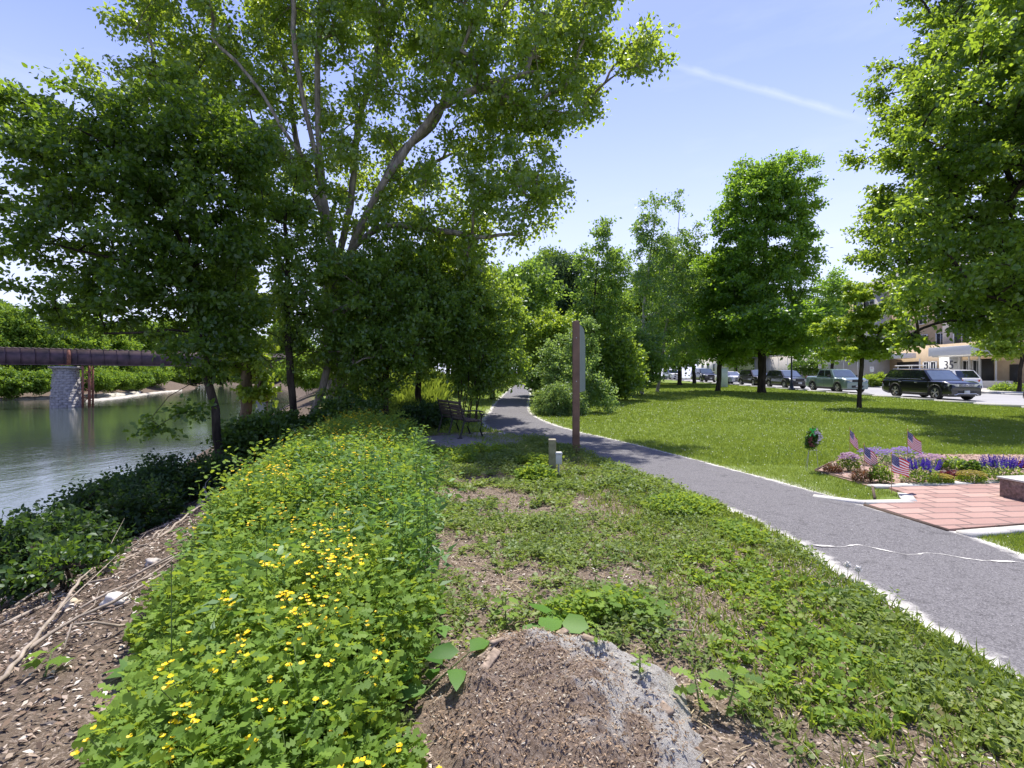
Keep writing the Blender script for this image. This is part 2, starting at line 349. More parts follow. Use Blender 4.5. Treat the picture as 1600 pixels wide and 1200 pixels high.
# water
m, nt, out = newmat('river_water'); b = N(nt, 'ShaderNodeBsdfPrincipled'); b.inputs['Base Color'].default_value = (.04, .055, .042, 1)
b.inputs['Roughness'].default_value = .03; b.inputs['IOR'].default_value = 1.65; b.inputs['Specular IOR Level'].default_value = .9
pv = pos(nt); mp = N(nt, 'ShaderNodeMapping'); mp.inputs['Scale'].default_value = (1, .55, 1); LK(nt, pv, mp.inputs[0])
h = mathn(nt, 'ADD', noise(nt, 3.2, 4, .6, mp.outputs[0]), mathn(nt, 'MULTIPLY', noise(nt, .35, 3, .5, mp.outputs[0]), 2.2))
big = noise(nt, .03, 2, .5, pv)
bn = N(nt, 'ShaderNodeBump'); bn.inputs['Distance'].default_value = .05; LK(nt, h, bn.inputs['Height'])
LK(nt, mathn(nt, 'MULTIPLY_ADD', big, .55, -.06, True), bn.inputs['Strength']); LK(nt, bn.outputs[0], b.inputs['Normal'])
LK(nt, b.outputs[0], out.inputs[0])
g = Geo(); g.add([(-900, -40, -3), (0, -40, -3), (0, 900, -3), (-900, 900, -3)], [(0, 1, 2, 3)])
tag(g.build('river', m), kind='structure')

# path
m, nt, out = newmat('path_asphalt'); b = N(nt, 'ShaderNodeBsdfPrincipled'); b.inputs['Roughness'].default_value = .9; b.inputs['Specular IOR Level'].default_value = .2
pv = pos(nt); c = mixc(nt, noise(nt, .7, 7, .7, pv, 1), (.06, .058, .062), (.17, .163, .17))
vo = N(nt, 'ShaderNodeTexVoronoi'); vo.inputs['Scale'].default_value = 95; LK(nt, pv, vo.inputs['Vector'])
c = mixc(nt, .55, c, mixc(nt, vo.outputs['Color'], (.05, .048, .052), (.26, .25, .26)))
c = mixc(nt, ramp(nt, noise(nt, 2.3, 6, .75, pv, 2.5), [(.56, (0, 0, 0)), (.62, (.55, .55, .55))]), c, (.065, .062, .066))
c = mixc(nt, ramp(nt, noise(nt, 130, 3, .8, pv), [(.60, (0, 0, 0)), (.68, (1, 1, 1))]), c, (.42, .41, .42))
c = mixc(nt, ramp(nt, noise(nt, 9, 6, .75, pv), [(.68, (0, 0, 0)), (.73, (1, 1, 1))]), c, (.60, .58, .55))
uvd = attr(nt, 'edge')
ed = mathn(nt, 'ADD', uvd, mathn(nt, 'MULTIPLY', mathn(nt, 'SUBTRACT', noise(nt, 3.5, 8, .8, pv), .5), .55))
c = mixc(nt, ramp(nt, ed, [(.86, (0, 0, 0)), (.98, (.95, .95, .95))]), c, (.60, .58, .54))
LK(nt, c, b.inputs['Base Color']); LK(nt, bump(nt, vo.outputs['Distance'], .6, .006), b.inputs['Normal']); LK(nt, b.outputs[0], out.inputs[0])
tan = norm(np.gradient(PL[:, :2], axis=0)); nor = np.stack([tan[:, 1], -tan[:, 0]], -1)
us = np.linspace(-1, 1, 25); g = Geo(); rows = []; edge = []
for k in range(len(PL)):
    hw = PL[k, 2]
    for u in us:
        p = PL[k, :2]+nor[k]*u*hw; jit = (.04*noise2(p[0], p[1], 6, 5)) if abs(u) == 1 else 0
        p = p+nor[k]*jit*np.sign(u); rows.append((p[0], p[1], float(tz(p[0], p[1]))+.028-.02*abs(u)**6)); edge.append(abs(u))
n_ = len(us); i = np.arange(len(PL)-1)[:, None]*n_; j = np.arange(n_-1)[None]
g.add(rows, np.stack([i+j, i+j+1, i+n_+j+1, i+n_+j], -1).reshape(-1, 4))
po = g.build('path', m, smooth=True); tag(po, kind='structure')
ea = po.data.attributes.new('edge', 'FLOAT', 'POINT'); ea.data.foreach_set('value', np.array(edge, np.float32))
# ------------------------------------------------------------ trees
def blob(px, py, Y, rx, ry, dep=None):
    c = P(px, py, Y); a = rx*Y/FPX; b = ry*Y/FPX
    return (*c, a, dep if dep else a*.8, b)
def plant_tree(name, label, cat, base, trunk, tr, blobs, n, clr, lpc, ls, tpl, lm, bm, limbs=(), group=None, seed=1, mind=.75, shell=2.4,
               droop=.0, upn=.9, flat=.75, twigs=9, tip=.008, curve=.25, wid=1.0, outw=.8, jit=.22, show_twigs=True, cap=None, dens=.86, stems=None, crown='crown', expo=.5):
    """blobs in world coordinates (cx,cy,cz,rx,ry,rz); trunk/limbs world polylines, trunk first point on the ground"""
    global rng
    keep = rng; rng = np.random.default_rng(seed)
    base = np.array(base, float)
    root = empty(name, base, label, cat, group=group)
    nodes = []; par = []; fix = []
    def addline(pl, parent):
        pl = np.asarray(pl, float); last = parent; segs = [last] if last >= 0 else []
        L = np.linalg.norm(np.diff(pl, axis=0), axis=1).sum(); k = max(4, int(L/.45))
        q = smooth_line(pl, k)
        for p in (q if parent < 0 else q[1:]):
            p = p+rng.normal(size=3)*.02*min(1, L/4); nodes.append(p); par.append(last); last = len(nodes)-1; segs.append(last)
        return segs
    lines = [addline(t_, -1) for t_ in (trunk if isinstance(trunk[0][0], (list, tuple, np.ndarray)) else [trunk])]
    for lb in limbs:
        d = np.linalg.norm(np.array(nodes)-np.array(lb[0]), axis=1); lines.append(addline([nodes[int(d.argmin())]]+[np.array(p) for p in lb[1:]], int(d.argmin())))
    # clump centres
    bl = np.array(blobs, float); vol = bl[:, 3]*bl[:, 4]*bl[:, 5]; pr = vol**.85/(vol**.85).sum(); C = []
    tries = 0
    while len(C) < n and tries < n*40:
        tries += 1
        b = bl[rng.choice(len(bl), p=pr)]; v = norm(rng.normal(size=3)); c = b[:3]+v*b[3:]*rng.random()**(1/shell)
        if C and np.min(np.linalg.norm(np.array(C)-c, axis=1)) < clr*mind: continue
        if c[2] < base[2]+.25: continue
        C.append(c)
    C = np.array(C); A0 = np.array(nodes)
    dmin = np.array([np.linalg.norm(A0-c, axis=1).min() for c in C]); order = dmin.argsort()
    ntr = len(nodes); ends = []
    for ci in order:
        c = C[ci]; A = np.array(nodes); dv = c-A; d = np.linalg.norm(dv, axis=1)
        cost = d+np.clip(-dv[:, 2], 0, None)*.9+np.clip(.35-dv[:, 2]/(d+.01), 0, 1)*d*.35
        cost[:ntr] += np.where(A[:ntr, 2]-base[2] < .8, 3, 0)
        k = int(cost.argmin()); p0 = A[k]; D = d[k]
        m = max(2, int(D/.5)+1); tt = np.linspace(0, 1, m+1)[1:]
        ctrl = (p0+c)/2+np.array([0, 0, D*curve])*(1 if c[2] > p0[2] else .5)+rng.normal(size=3)*D*.06
        last = k; sg = [k]
        for t in tt:
            q = (1-t)**2*p0+2*t*(1-t)*ctrl+t*t*c; nodes.append(q); par.append(last); last = len(nodes)-1; sg.append(last)
        lines.append(sg); ends.append(last)
    cnt = np.zeros(len(nodes))
    for e in ends:
        k = e
        while k >= 0: cnt[k] += 1; k = par[k]
    A = np.array(nodes); tot = max(1, len(ends))
    rad = np.maximum(tip, tr*(np.maximum(cnt, .5)/tot)**expo)
    if cap: rad[len(lines[0]):] = np.minimum(rad[len(lines[0]):], cap)
    g = Geo()
    for li, sg in enumerate(lines):
        r = rad[sg].copy()
        if li >= 1 or len(sg) > 1:
            if par[sg[0]] >= 0 and li > 0: r[0] = min(r[0], r[1]*1.15)
        if sg[0] == 0 or par[sg[0]] < 0: r[0] *= 1.45; r[1] *= 1.12
        big = r.max()
        g.tube(A[sg]-base, r, 12 if big > .12 else (6 if big > .03 else 4), cap=False)
    # twigs and leaves
    lv = Geo(); cen = bl[:, :3].mean(0)
    out = norm(C-cen); nc = len(C)
    td = norm(rng.normal(size=(nc, twigs, 3))+out[:, None]*outw+np.array([0, 0, .45-droop]))
    td[..., 2] *= flat; td = norm(td)
    tl = clr*rng.uniform(.55, 1.25, (nc, twigs))
    per = max(1, int(lpc*dens/twigs))
    u = rng.random((nc, twigs, per))**.7
    pp = C[:, None, None]+td[:, :, None]*(tl[:, :, None]*u)[..., None]; pp[..., 2] -= droop*clr*.55*u**2
    pp = pp+rng.normal(size=pp.shape)*clr*jit*np.array([1, 1, .6])
    pp = pp.reshape(-1, 3)
    dd = norm(np.repeat(td.reshape(-1, 3), per, 0)*.7+rng.normal(size=pp.shape)*.75+np.array([0, 0, -.15-droop]))
    up = norm(rng.normal(size=pp.shape)*.75+np.array([0, -.25, upn*.8]))
    clump = np.repeat(rng.random(nc), twigs*per)
    leaves(lv, pp-base, dd, up, ls*rng.uniform(.65, 1.25, len(pp)), tpl, np.clip(.65*rng.random(len(pp))+.35*clump, 0, 1), wid)
    if show_twigs:
        e2 = C[:, None]+td*tl[..., None]*.9; e2[..., 2] -= droop*clr*.45
        for a in range(nc):
            for t in range(0, twigs, 2):
                g.tube([C[a]-base, (C[a]+e2[a, t])/2+np.array([0, 0, .02])-base, e2[a, t]-base], [tip*.9, tip*.6, tip*.3], 3, cap=False)
    to = g.build(stems or 'trunk', bm, root, smooth=True); co = lv.build(crown, lm, root)
    rng = keep
    return root
def gz(x, y): return float(tz(x, y))
def gp(px, Y): x = (px-800)/FPX*Y; return np.array([x, Y, gz(x, Y)-.05])
def copy_tree(o, loc, rz, sc, label, group=None, parent=None):
    c = o.copy(); COL.objects.link(c)
    if parent is None:
        c.location = loc; c.rotation_euler = (0, 0, rz); c.scale = sc if hasattr(sc, '__len__') else (sc,)*3
        if label: c['label'] = label
        if group: c['group'] = group
    else: c.parent = parent
    for ch in list(o.children): copy_tree(ch, None, 0, 1, None, None, c)
    return c

# 1 the tall cottonwood whose limbs fan out over the middle of the picture
Y0 = 17.
b = gp(527, Y0)
trk = [b, P(526, 560, Y0), P(524, 470, Y0), P(522, 400, Y0)]
limbs = [
 [P(522, 400, Y0), P(505, 300, 16.8), P(497, 200, 16.5), P(496, 100, 16.2), P(500, 20, 16), P(505, -90, 16), P(500, -190, 16)],
 [P(518, 385, Y0), P(490, 300, 17.6), P(462, 220, 18), P(455, 150, 18), P(436, 80, 18), P(415, 0, 18), P(380, -100, 18)],
 [P(505, 300, 16.8), P(480, 180, 16), P(462, 90, 15.5), P(455, -20, 15), P(440, -110, 15)],
 [P(526, 430, Y0), P(545, 330, 17.5), P(553, 250, 17.8), P(562, 180, 18), P(585, 110, 18), P(600, 0, 18), P(610, -120, 18)],
 [P(526, 440, Y0), P(548, 385, 16.6), P(590, 300, 16.2), P(640, 230, 16), P(690, 165, 15.8), P(760, 135, 15.5), P(840, 110, 15)],
 [P(590, 300, 16.2), P(625, 240, 16.8), P(680, 190, 17.2), P(705, 120, 17.5), P(740, 40, 17.8), P(800, -60, 18)],
 [P(526, 440, Y0), P(575, 350, 17.6), P(640, 280, 18.2), P(720, 235, 18.6), P(800, 215, 18.8)],
 [P(548, 385, 16.6), P(600, 352, 16.2), P(680, 360, 16), P(760, 372, 16)],
 [P(518, 330, 17), P(440, 230, 16.5), P(370, 190, 16.5), P(290, 150, 16.5), P(230, 120, 16.5)],
 [P(505, 290, 17), P(450, 215, 15.2), P(400, 130, 15), P(330, 60, 14.8)],
]
bl = [blob(270, 105, 16.5, 125, 70, 2.2), blob(390, 30, 16.5, 170, 120, 3), blob(560, -60, 17, 240, 150, 4), blob(760, -10, 16.5, 190, 110, 3),
      blob(940, 75, 16, 105, 75, 2), blob(820, 120, 16, 130, 90, 2.5), blob(700, 150, 16.8, 120, 90, 2.5), blob(790, 230, 16.5, 75, 90, 2), blob(800, 335, 16.5, 82, 70, 2),
      blob(680, 330, 17, 110, 85, 2.5), blob(590, 250, 17.5, 95, 120, 2.5), blob(420, 200, 17, 110, 90, 2.5), blob(470, 330, 17.5, 80, 70, 2), blob(330, 150, 16.5, 110, 70, 2), blob(720, 420, 17, 60, 35, 1.5)]
plant_tree('cottonwood_tree', 'very tall cottonwood with pale grey limbs fanning out over the middle of the riverbank', 'tree', b, trk, .36, bl, 560, .62, 270, .15, 'quad', M['poplar'], M['barkp'],
           dens=.9, limbs=limbs, seed=11, mind=.78, shell=2.6, droop=.25, upn=.4, twigs=8, tip=.012, expo=.5, outw=.5, jit=.26, cap=.115)

# 2 dark maple leaning over the water on the left
Y0 = 11.6; b = gp(346, Y0)
trk = [b, P(338, 660, Y0), P(322, 560, Y0), P(305, 470, Y0), P(292, 400, Y0)]
limbs = [[P(292, 400, Y0), P(268, 350, Y0), P(225, 290, 11.2), P(180, 235, 11), P(120, 200, 10.8)],
         [P(292, 400, Y0), P(300, 320, 11.8), P(310, 250, 12), P(320, 190, 12.2)],
         [P(298, 430, Y0), P(330, 360, 12), P(370, 300, 12.2)],
         [P(302, 460, Y0), P(240, 420, 11.2), P(160, 400, 11), P(80, 380, 11)],
         [P(312, 520, Y0), P(270, 515, 11), P(210, 520, 10.8), P(160, 520, 10.8)],
         [P(326, 580, Y0), P(300, 600, 11), P(262, 620, 10.6), P(235, 655, 10.4)]]
bl = [blob(60, 205, 11, 95, 50, 1.2), blob(180, 240, 11, 120, 75, 1.8), blob(300, 235, 11.8, 110, 85, 1.8), blob(60, 330, 11, 95, 75, 1.3), blob(190, 370, 11, 130, 95, 1.8),
      blob(320, 370, 11.8, 90, 100, 1.7), blob(130, 460, 11, 100, 55, 1.3), blob(260, 470, 11.3, 95, 65, 1.5), blob(370, 250, 12, 60, 80, 1.2), blob(350, 500, 11.8, 55, 70, 1.2), blob(300, 560, 11, 45, 45, .9), blob(268, 640, 10.7, 50, 28, .7)]
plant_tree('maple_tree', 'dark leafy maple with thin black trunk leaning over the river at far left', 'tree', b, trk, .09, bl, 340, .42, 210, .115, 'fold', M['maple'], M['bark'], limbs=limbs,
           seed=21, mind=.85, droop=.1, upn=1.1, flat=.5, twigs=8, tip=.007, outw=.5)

# 3 understory trees and thicket filling the bank behind the flowers
def simple(name, label, cat, px, Y, blobs, tr, n, clr, lpc, ls, tpl, lm, bm, seed, lean=0, top=None, **k):
    b = gp(px, Y); bl = [blob(*q) for q in blobs]; hi = max(q[2] for q in bl); pxt = top[0] if top else px+lean; pyt = top[1] if top else HOR-(hi-EYE)/Y*FPX
    t = P(pxt, pyt, Y); mid_ = (b+t)/2+np.array([.12*(t[2]-b[2])*.3*math.sin(seed), 0, 0])
    return plant_tree(name, label, cat, b, [b, mid_*.5+b*.5, mid_, t], tr, bl, n, clr, lpc, ls, tpl, lm, bm, seed=seed, **k)
simple('understory_tree', 'slim dark tree right of the leaning maple with ivy-green foliage over the river', 'tree', 462, 14.5,
       [(440, 420, 14.5, 70, 90, 1.6), (430, 520, 14.5, 50, 55, 1.1), (480, 480, 14.5, 60, 80, 1.3), (450, 330, 15, 80, 60, 1.5)], .10, 100, .42, 170, .12, 'fold', M['under'], M['bark'], 31, lean=-14, droop=.2)
simple('understory_tree', 'short tree with a stout tan trunk at the water edge behind the leaning maple', 'tree', 380, 16.5,
       [(378, 560, 16.5, 34, 50, .9), (366, 470, 16.5, 60, 60, 1.3), (398, 610, 16.3, 20, 30, .5)], .17, 75, .36, 150, .14, 'round', M['young'], M['barkt'], 32, lean=2, expo=.3)
simple('understory_tree', 'leaning pale trunked tree just left of the cottonwood trunk', 'tree', 478, 15.5,
       [(560, 470, 15.5, 70, 80, 1.5), (520, 540, 15, 55, 45, 1.1), (590, 560, 15.5, 50, 50, 1.1)], .11, 80, .42, 170, .12, 'fold', M['under'], M['barkp'], 33, top=(525, 500), droop=.15)
simple('understory_tree', 'dense dark green tree filling the bank right of the cottonwood trunk', 'tree', 600, 16.3,
       [(620, 450, 16.5, 75, 80, 1.8), (600, 540, 16, 70, 70, 1.6), (660, 520, 16, 60, 70, 1.4), (560, 600, 15.5, 50, 35, 1)], .12, 190, .45, 190, .12, 'fold', M['under'], M['bark'], 34)
simple('understory_tree', 'dark leafy tree behind the bench with many boughs above the multi-stemmed shrub', 'tree', 655, 19,
       [(700, 430, 19, 70, 45, 2), (650, 470, 19, 60, 60, 1.6), (740, 480, 19, 70, 50, 2)], .12, 170, .5, 200, .14, 'fold', M['under'], M['bark'], 35)
simple('understory_tree', 'light green tree arching over the far end of the path', 'tree', 770, 27,
       [(770, 470, 27, 65, 50, 2.4), (800, 520, 27, 45, 40, 1.8), (740, 530, 27, 45, 40, 1.8), (820, 450, 28, 50, 35, 2)], .13, 150, .6, 150, .2, 'quad', M['birch'], M['bark'], 36)
b = gp(730, 17.2)
stm = [[b+np.array([.35*math.cos(a)*1.0, .3*math.sin(a), 0]), P(730+dx*.4, 600, 17.2+dy*.5), P(730+dx, 540, 17.2+dy)] for a, dx, dy in [(0, 42, .4), (.8, 62, -.3), (1.6, 22, .8), (2.3, -8, .7), (2.9, -34, .2), (3.6, -20, -.6), (4.3, 4, -.8), (5.0, 30, -.7), (5.6, 50, .1)]]
plant_tree('large_shrub', 'vase shaped multi-stemmed dark shrub standing right behind the bench', 'shrub', b, stm, .035, [blob(740, 500, 17.2, 75, 55, 1.7), blob(775, 560, 17.2, 45, 48, 1.2), blob(700, 545, 17.2, 45, 50, 1.2), blob(745, 590, 17.2, 50, 28, 1)],
           210, .40, 200, .11, 'fold', M['under'], M['bark'], seed=41, expo=.25, stems='stems', crown='foliage')

# 4 shrubs right of the path behind the sign
def shrub(label, px, py, Y, rx, ry, n, clr, lpc, ls, tpl, lm, seed, name='shrub', dep=None, extra=(), group=None, droop=0., ns=5):
    b = gp(px, Y); st = [[b+np.array([.12*math.cos(a), .12*math.sin(a), 0]), b*.5+P(px+rx*.3*math.cos(a), py, Y+.3*math.sin(a))*.5, P(px+rx*.55*math.cos(a), py-ry*.3, Y+.4*math.sin(a))] for a in np.linspace(0, 6.0, ns)]
    return plant_tree(name, label, 'shrub', b, st, .03, [blob(px, py, Y, rx, ry, dep)]+[blob(*e) for e in extra], n, clr, lpc, ls, tpl, lm, M['bark'], seed=seed, expo=.25, stems='stems', crown='foliage', tip=.005, droop=droop, mind=.6, group=group)
shrub('broad pale green shrub spilling onto the lawn just behind the tall sign', 898, 600, 20.5, 45, 50, 105, .36, 170, .10, 'fold', M['shrub'], 51, extra=[(934, 618, 20, 24, 26), (884, 545, 21, 30, 42), (912, 535, 21, 18, 34), (862, 575, 21, 24, 30)])
shrub('low weeping shrub with narrow arching twigs between the path and the tall sign', 876, 630, 19.2, 34, 32, 110, .30, 150, .12, 'narrow', M['shrub'], 52, droop=.9)
shrub('rounded bright green shrub right of the path just before it vanishes', 852, 560, 30, 32, 42, 90, .5, 150, .16, 'round', M['shrub'], 53, extra=[(848, 590, 30, 25, 26)])
shrub('tall yellow-green shrub above the sign shrub, in front of the slender tree', 866, 540, 25, 40, 50, 110, .5, 160, .15, 'quad', M['young'], 54)
shrub('dark shaded shrub at the foot of the slender tree right of the sign', 962, 575, 27, 40, 45, 130, .5, 180, .15, 'quad', M['under'], 55, extra=[(948, 600, 27, 30, 22)])
shrub('green shrub at the foot of the birch trees on the lawn', 1000, 560, 31, 34, 42, 90, .5, 160, .16, 'quad', M['birch'], 56)

# 5 trees on the lawn
simple('slender_tree', 'slender upright tree with one thin stem behind the tall sign', 'tree', 935, 27.5,
       [(940, 375, 27.5, 14, 34, .8), (925, 415, 27.5, 20, 30, 1.1), (958, 425, 27.5, 20, 40, 1.1), (938, 450, 27.5, 38, 35, 1.6), (925, 500, 27.5, 28, 32, 1.4), (962, 505, 27.5, 20, 28, 1.2)], .075, 105, .5, 130, .16, 'quad', M['birch'], M['bark'], 61, lean=2, curve=.4)
simple('birch_tree', 'birch with white bark and drooping twigs, taller of the two birches', 'tree', 1003, 33,
       [(1022, 330, 33, 22, 30, 1.2), (1005, 375, 33, 18, 34, 1.2), (1030, 400, 33, 26, 40, 1.6), (1004, 440, 33, 22, 40, 1.5), (1028, 480, 33, 24, 34, 1.5), (998, 530, 33, 26, 40, 1.6)], .11, 110, .55, 140, .16, 'quad', M['birch'], M['barkw'], 62, top=(1026, 330), droop=.7)
simple('birch_tree', 'birch with a grey stem close right of the white stemmed birch', 'tree', 1027, 36,
       [(1062, 330, 36, 14, 28, 1.0), (1075, 375, 36, 20, 34, 1.5), (1050, 400, 36, 20, 38, 1.5), (1078, 440, 36, 18, 24, 1.3), (1045, 470, 36, 30, 40, 2), (1056, 530, 36, 30, 40, 1.8)], .11, 115, .6, 140, .17, 'quad', M['birch'], M['barkp'], 63, top=(1062, 330), droop=.5)
b = gp(1190, 36.)
plant_tree('maple_tree', 'large full maple with dark straight trunk in the middle of the lawn', 'tree', b, [b, P(1191, 560, 36), P(1193, 480, 36), P(1196, 380, 36), P(1200, 290, 36)], .27,
   [blob(1165, 330, 36, 42, 52, 2.6), blob(1225, 300, 36, 50, 52, 2.6), blob(1185, 290, 36, 42, 42, 2.4), blob(1245, 350, 36, 42, 30, 2), blob(1190, 390, 36, 66, 50, 3.4), blob(1140, 410, 36, 32, 30, 1.8), blob(1235, 410, 36, 38, 28, 2), blob(1190, 450, 36, 78, 45, 3.6), blob(1200, 510, 34.5, 82, 40, 5.5), blob(1245, 520, 36, 30, 35, 2)],
   400, .80, 210, .22, 'fold', M['midmaple'], M['bark'], seed=64, mind=.66, upn=1.2, flat=.45, droop=.05, tip=.015)
simple('small_maple_tree', 'smaller dark maple left of the large lawn maple', 'tree', 1122, 38,
       [(1120, 450, 38, 42, 55, 2.4), (1115, 520, 38, 40, 40, 2.4), (1140, 540, 38, 30, 28, 1.6)], .17, 150, .8, 190, .22, 'fold', M['midmaple'], M['bark'], 65, flat=.5)
b = gp(1342, 22.6)
plant_tree('young_tree', 'young light green tree with layered open branches near the dark cars', 'tree', b, [b, P(1345, 580, 22.6), P(1350, 500, 22.6), P(1352, 440, 22.6)], .085,
   [blob(1335, 548, 22.6, 55, 14, 1.3), blob(1375, 535, 22.6, 40, 10, 1.0), blob(1320, 510, 22.6, 38, 13, 1.1), blob(1360, 490, 22.6, 42, 12, 1.1), blob(1345, 460, 22.6, 28, 16, .8), blob(1395, 512, 22.6, 22, 10, .8)],
   130, .38, 95, .145, 'maple', M['young'], M['bark'], seed=66, mind=.6, upn=1.8, flat=.22, droop=.15, curve=.1, jit=.16)
# 6 the great maple at the right edge
b = np.array([20.2, 18.3, gz(20.2, 18.3)-.05]); Y0 = 18.
plant_tree('maple_tree', 'huge maple at the right edge with boughs reaching over the parked cars', 'tree', b, [b, b+np.array([-.1, 0, 3]), b+np.array([.1, .1, 7]), b+np.array([0, 0, 13])], .42,
   [blob(1500, 110, 18, 110, 100, 3), blob(1620, 60, 18, 150, 140, 4), blob(1540, -60, 18, 130, 110, 4), blob(1425, 190, 18.5, 68, 72, 2), blob(1560, 240, 17, 130, 100, 3.4), blob(1420, 300, 19.5, 70, 50, 2.2),
    blob(1385, 330, 20, 62, 32, 1.8), blob(1480, 360, 19, 110, 60, 3.2), blob(1400, 410, 20.5, 62, 34, 2.2), blob(1410, 350, 15.4, 55, 55, 1.3), blob(1452, 470, 14, 50, 36, 1.1), blob(1480, 290, 16, 80, 75, 1.8), blob(1385, 235, 16.6, 45, 45, 1.2), blob(1540, 400, 14, 70, 60, 1.5), blob(1500, 450, 16, 105, 60, 2.8), blob(1590, 400, 16, 110, 110, 3), blob(1470, 510, 16.5, 48, 34, 1.5), blob(1570, 480, 16, 60, 30, 1.6), blob(1700, 300, 18, 150, 200, 4.5), (17.5, 11.5, 8.5, 4, 3.6, 2.6), (15, 14.5, 10, 3.5, 3, 2.5)],
   720, .62, 290, .15, 'fold', M['bigmaple'], M['bark'], seed=67, mind=.7, upn=1.1, flat=.5, droop=.12, tip=.012)
# 7 street trees beyond
simple('street_tree', 'yellow-green tree across the street at the right edge beside the tan brick wall', 'tree', 1592, 36.5,
       [(1585, 520, 36.5, 42, 40, 1.9), (1600, 480, 36.5, 36, 34, 1.8), (1560, 545, 36.5, 26, 18, 1.2), (1632, 530, 36.5, 26, 36, 1.3)], .12, 120, .55, 120, .2, 'maple', M['young'], M['bark'], 71, upn=1.6, flat=.35)
simple('street_tree', 'upright green tree in front of the grey roofed apartment house', 'tree', 1300, 56,
       [(1300, 460, 56, 32, 34, 2.3), (1300, 510, 56, 40, 32, 2.6), (1290, 545, 56, 34, 20, 2.2)], .16, 110, .9, 130, .28, 'quad', M['midmaple'], M['bark'], 72)
simple('street_tree', 'mid green tree at the street edge left of the small lawn maple', 'tree', 1085, 58,
       [(1075, 470, 58, 36, 46, 2.8), (1095, 520, 58, 38, 38, 2.8), (1065, 540, 58, 30, 30, 2.4)], .2, 130, 1.0, 150, .3, 'quad', M['farlight'], M['bark'], 73)
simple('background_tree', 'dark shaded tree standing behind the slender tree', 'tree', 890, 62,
       [(885, 440, 62, 40, 36, 3.2), (895, 480, 62, 46, 28, 3.2)], .25, 100, 1.3, 150, .34, 'quad', M['fardark'], M['bark'], 74)  # dark leaf colour stands in for the shade under the yellow-green canopy
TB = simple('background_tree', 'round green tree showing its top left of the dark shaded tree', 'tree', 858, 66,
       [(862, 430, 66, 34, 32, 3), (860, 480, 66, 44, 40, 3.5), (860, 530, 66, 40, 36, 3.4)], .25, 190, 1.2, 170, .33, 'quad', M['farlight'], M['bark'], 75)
# copies of it further off, one by one
bg_spots = [(1012, 48, .75, 'mid green tree close behind the stems of the two birches'), (1062, 50, .8, 'mid green tree close behind the grey stemmed birch, near the street'), (968, 46, .62, 'bushy tree low between the slender tree and the white stemmed birch'), (835, 50, .62, 'small leafy tree just right of where the path vanishes'), (815, 78, 1.0, 'green tree closing the view above the end of the path'), (778, 70, .95, 'rounded green tree left of the end of the path, behind the arching tree'),
 (905, 84, 1.0, 'far green tree standing directly behind the tall brown sign post'), (948, 74, .9, 'green tree showing between the slender tree and the dark shaded tree'),
 (1000, 92, 1.0, 'far green tree seen between the birches'), (1040, 86, 1.0, 'far green tree behind the grey stemmed birch'), (1150, 88, 1.05, 'far green tree behind the small lawn maple and the white sedan'),
 (1195, 90, .9, 'far green tree behind the trunk of the large lawn maple'), (1240, 92, .8, 'far green tree at the end of the grey garage wall'),
 (700, 60, 1.0, 'background tree seen through the boughs above the bench'), (640, 52, .9, 'background tree low behind the grassy hump'), (590, 62, 1.0, 'background tree behind the dense dark tree on the bank'),
 (540, 60, .9, 'background tree behind the cottonwood trunk'), (745, 95, 1.1, 'distant tree furthest along left of the path')]
for k, (px, Y, s_, lb) in enumerate(bg_spots):
    x = (px-800)/FPX*Y
    copy_tree(TB, (x, Y, gz(x, Y)), k*1.3, (s_, s_, s_*(.9+.1*math.sin(k*2.1))), lb, 'trees closing the background')
TB['group'] = 'trees closing the background'

# 8 bank shrubs on the dark river slope
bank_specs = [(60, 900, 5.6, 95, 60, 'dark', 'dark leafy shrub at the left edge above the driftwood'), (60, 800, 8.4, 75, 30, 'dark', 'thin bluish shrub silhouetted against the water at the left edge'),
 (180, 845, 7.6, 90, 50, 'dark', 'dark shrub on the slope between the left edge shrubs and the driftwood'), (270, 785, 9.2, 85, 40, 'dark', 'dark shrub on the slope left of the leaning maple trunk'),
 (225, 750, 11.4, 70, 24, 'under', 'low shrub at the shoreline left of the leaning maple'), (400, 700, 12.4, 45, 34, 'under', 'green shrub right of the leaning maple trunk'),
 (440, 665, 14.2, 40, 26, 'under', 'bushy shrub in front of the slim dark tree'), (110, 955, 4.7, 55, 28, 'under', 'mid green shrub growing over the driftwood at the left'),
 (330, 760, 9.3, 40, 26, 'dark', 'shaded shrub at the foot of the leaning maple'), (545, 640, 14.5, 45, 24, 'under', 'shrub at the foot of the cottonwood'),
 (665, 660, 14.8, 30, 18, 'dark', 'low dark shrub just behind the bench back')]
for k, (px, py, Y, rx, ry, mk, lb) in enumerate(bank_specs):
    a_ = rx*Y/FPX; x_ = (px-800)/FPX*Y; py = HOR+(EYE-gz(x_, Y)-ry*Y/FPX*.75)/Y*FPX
    shrub(lb, px, py, Y, rx, ry, int(55+a_*25), .26 if Y < 10 else .34, 130, .065 if Y < 10 else .10, 'fold', M['bankshade' if mk == 'dark' else 'dark'], 80+k, name='bank_shrub', group='shrubs on the river bank', dep=min(a_*.8, .8))

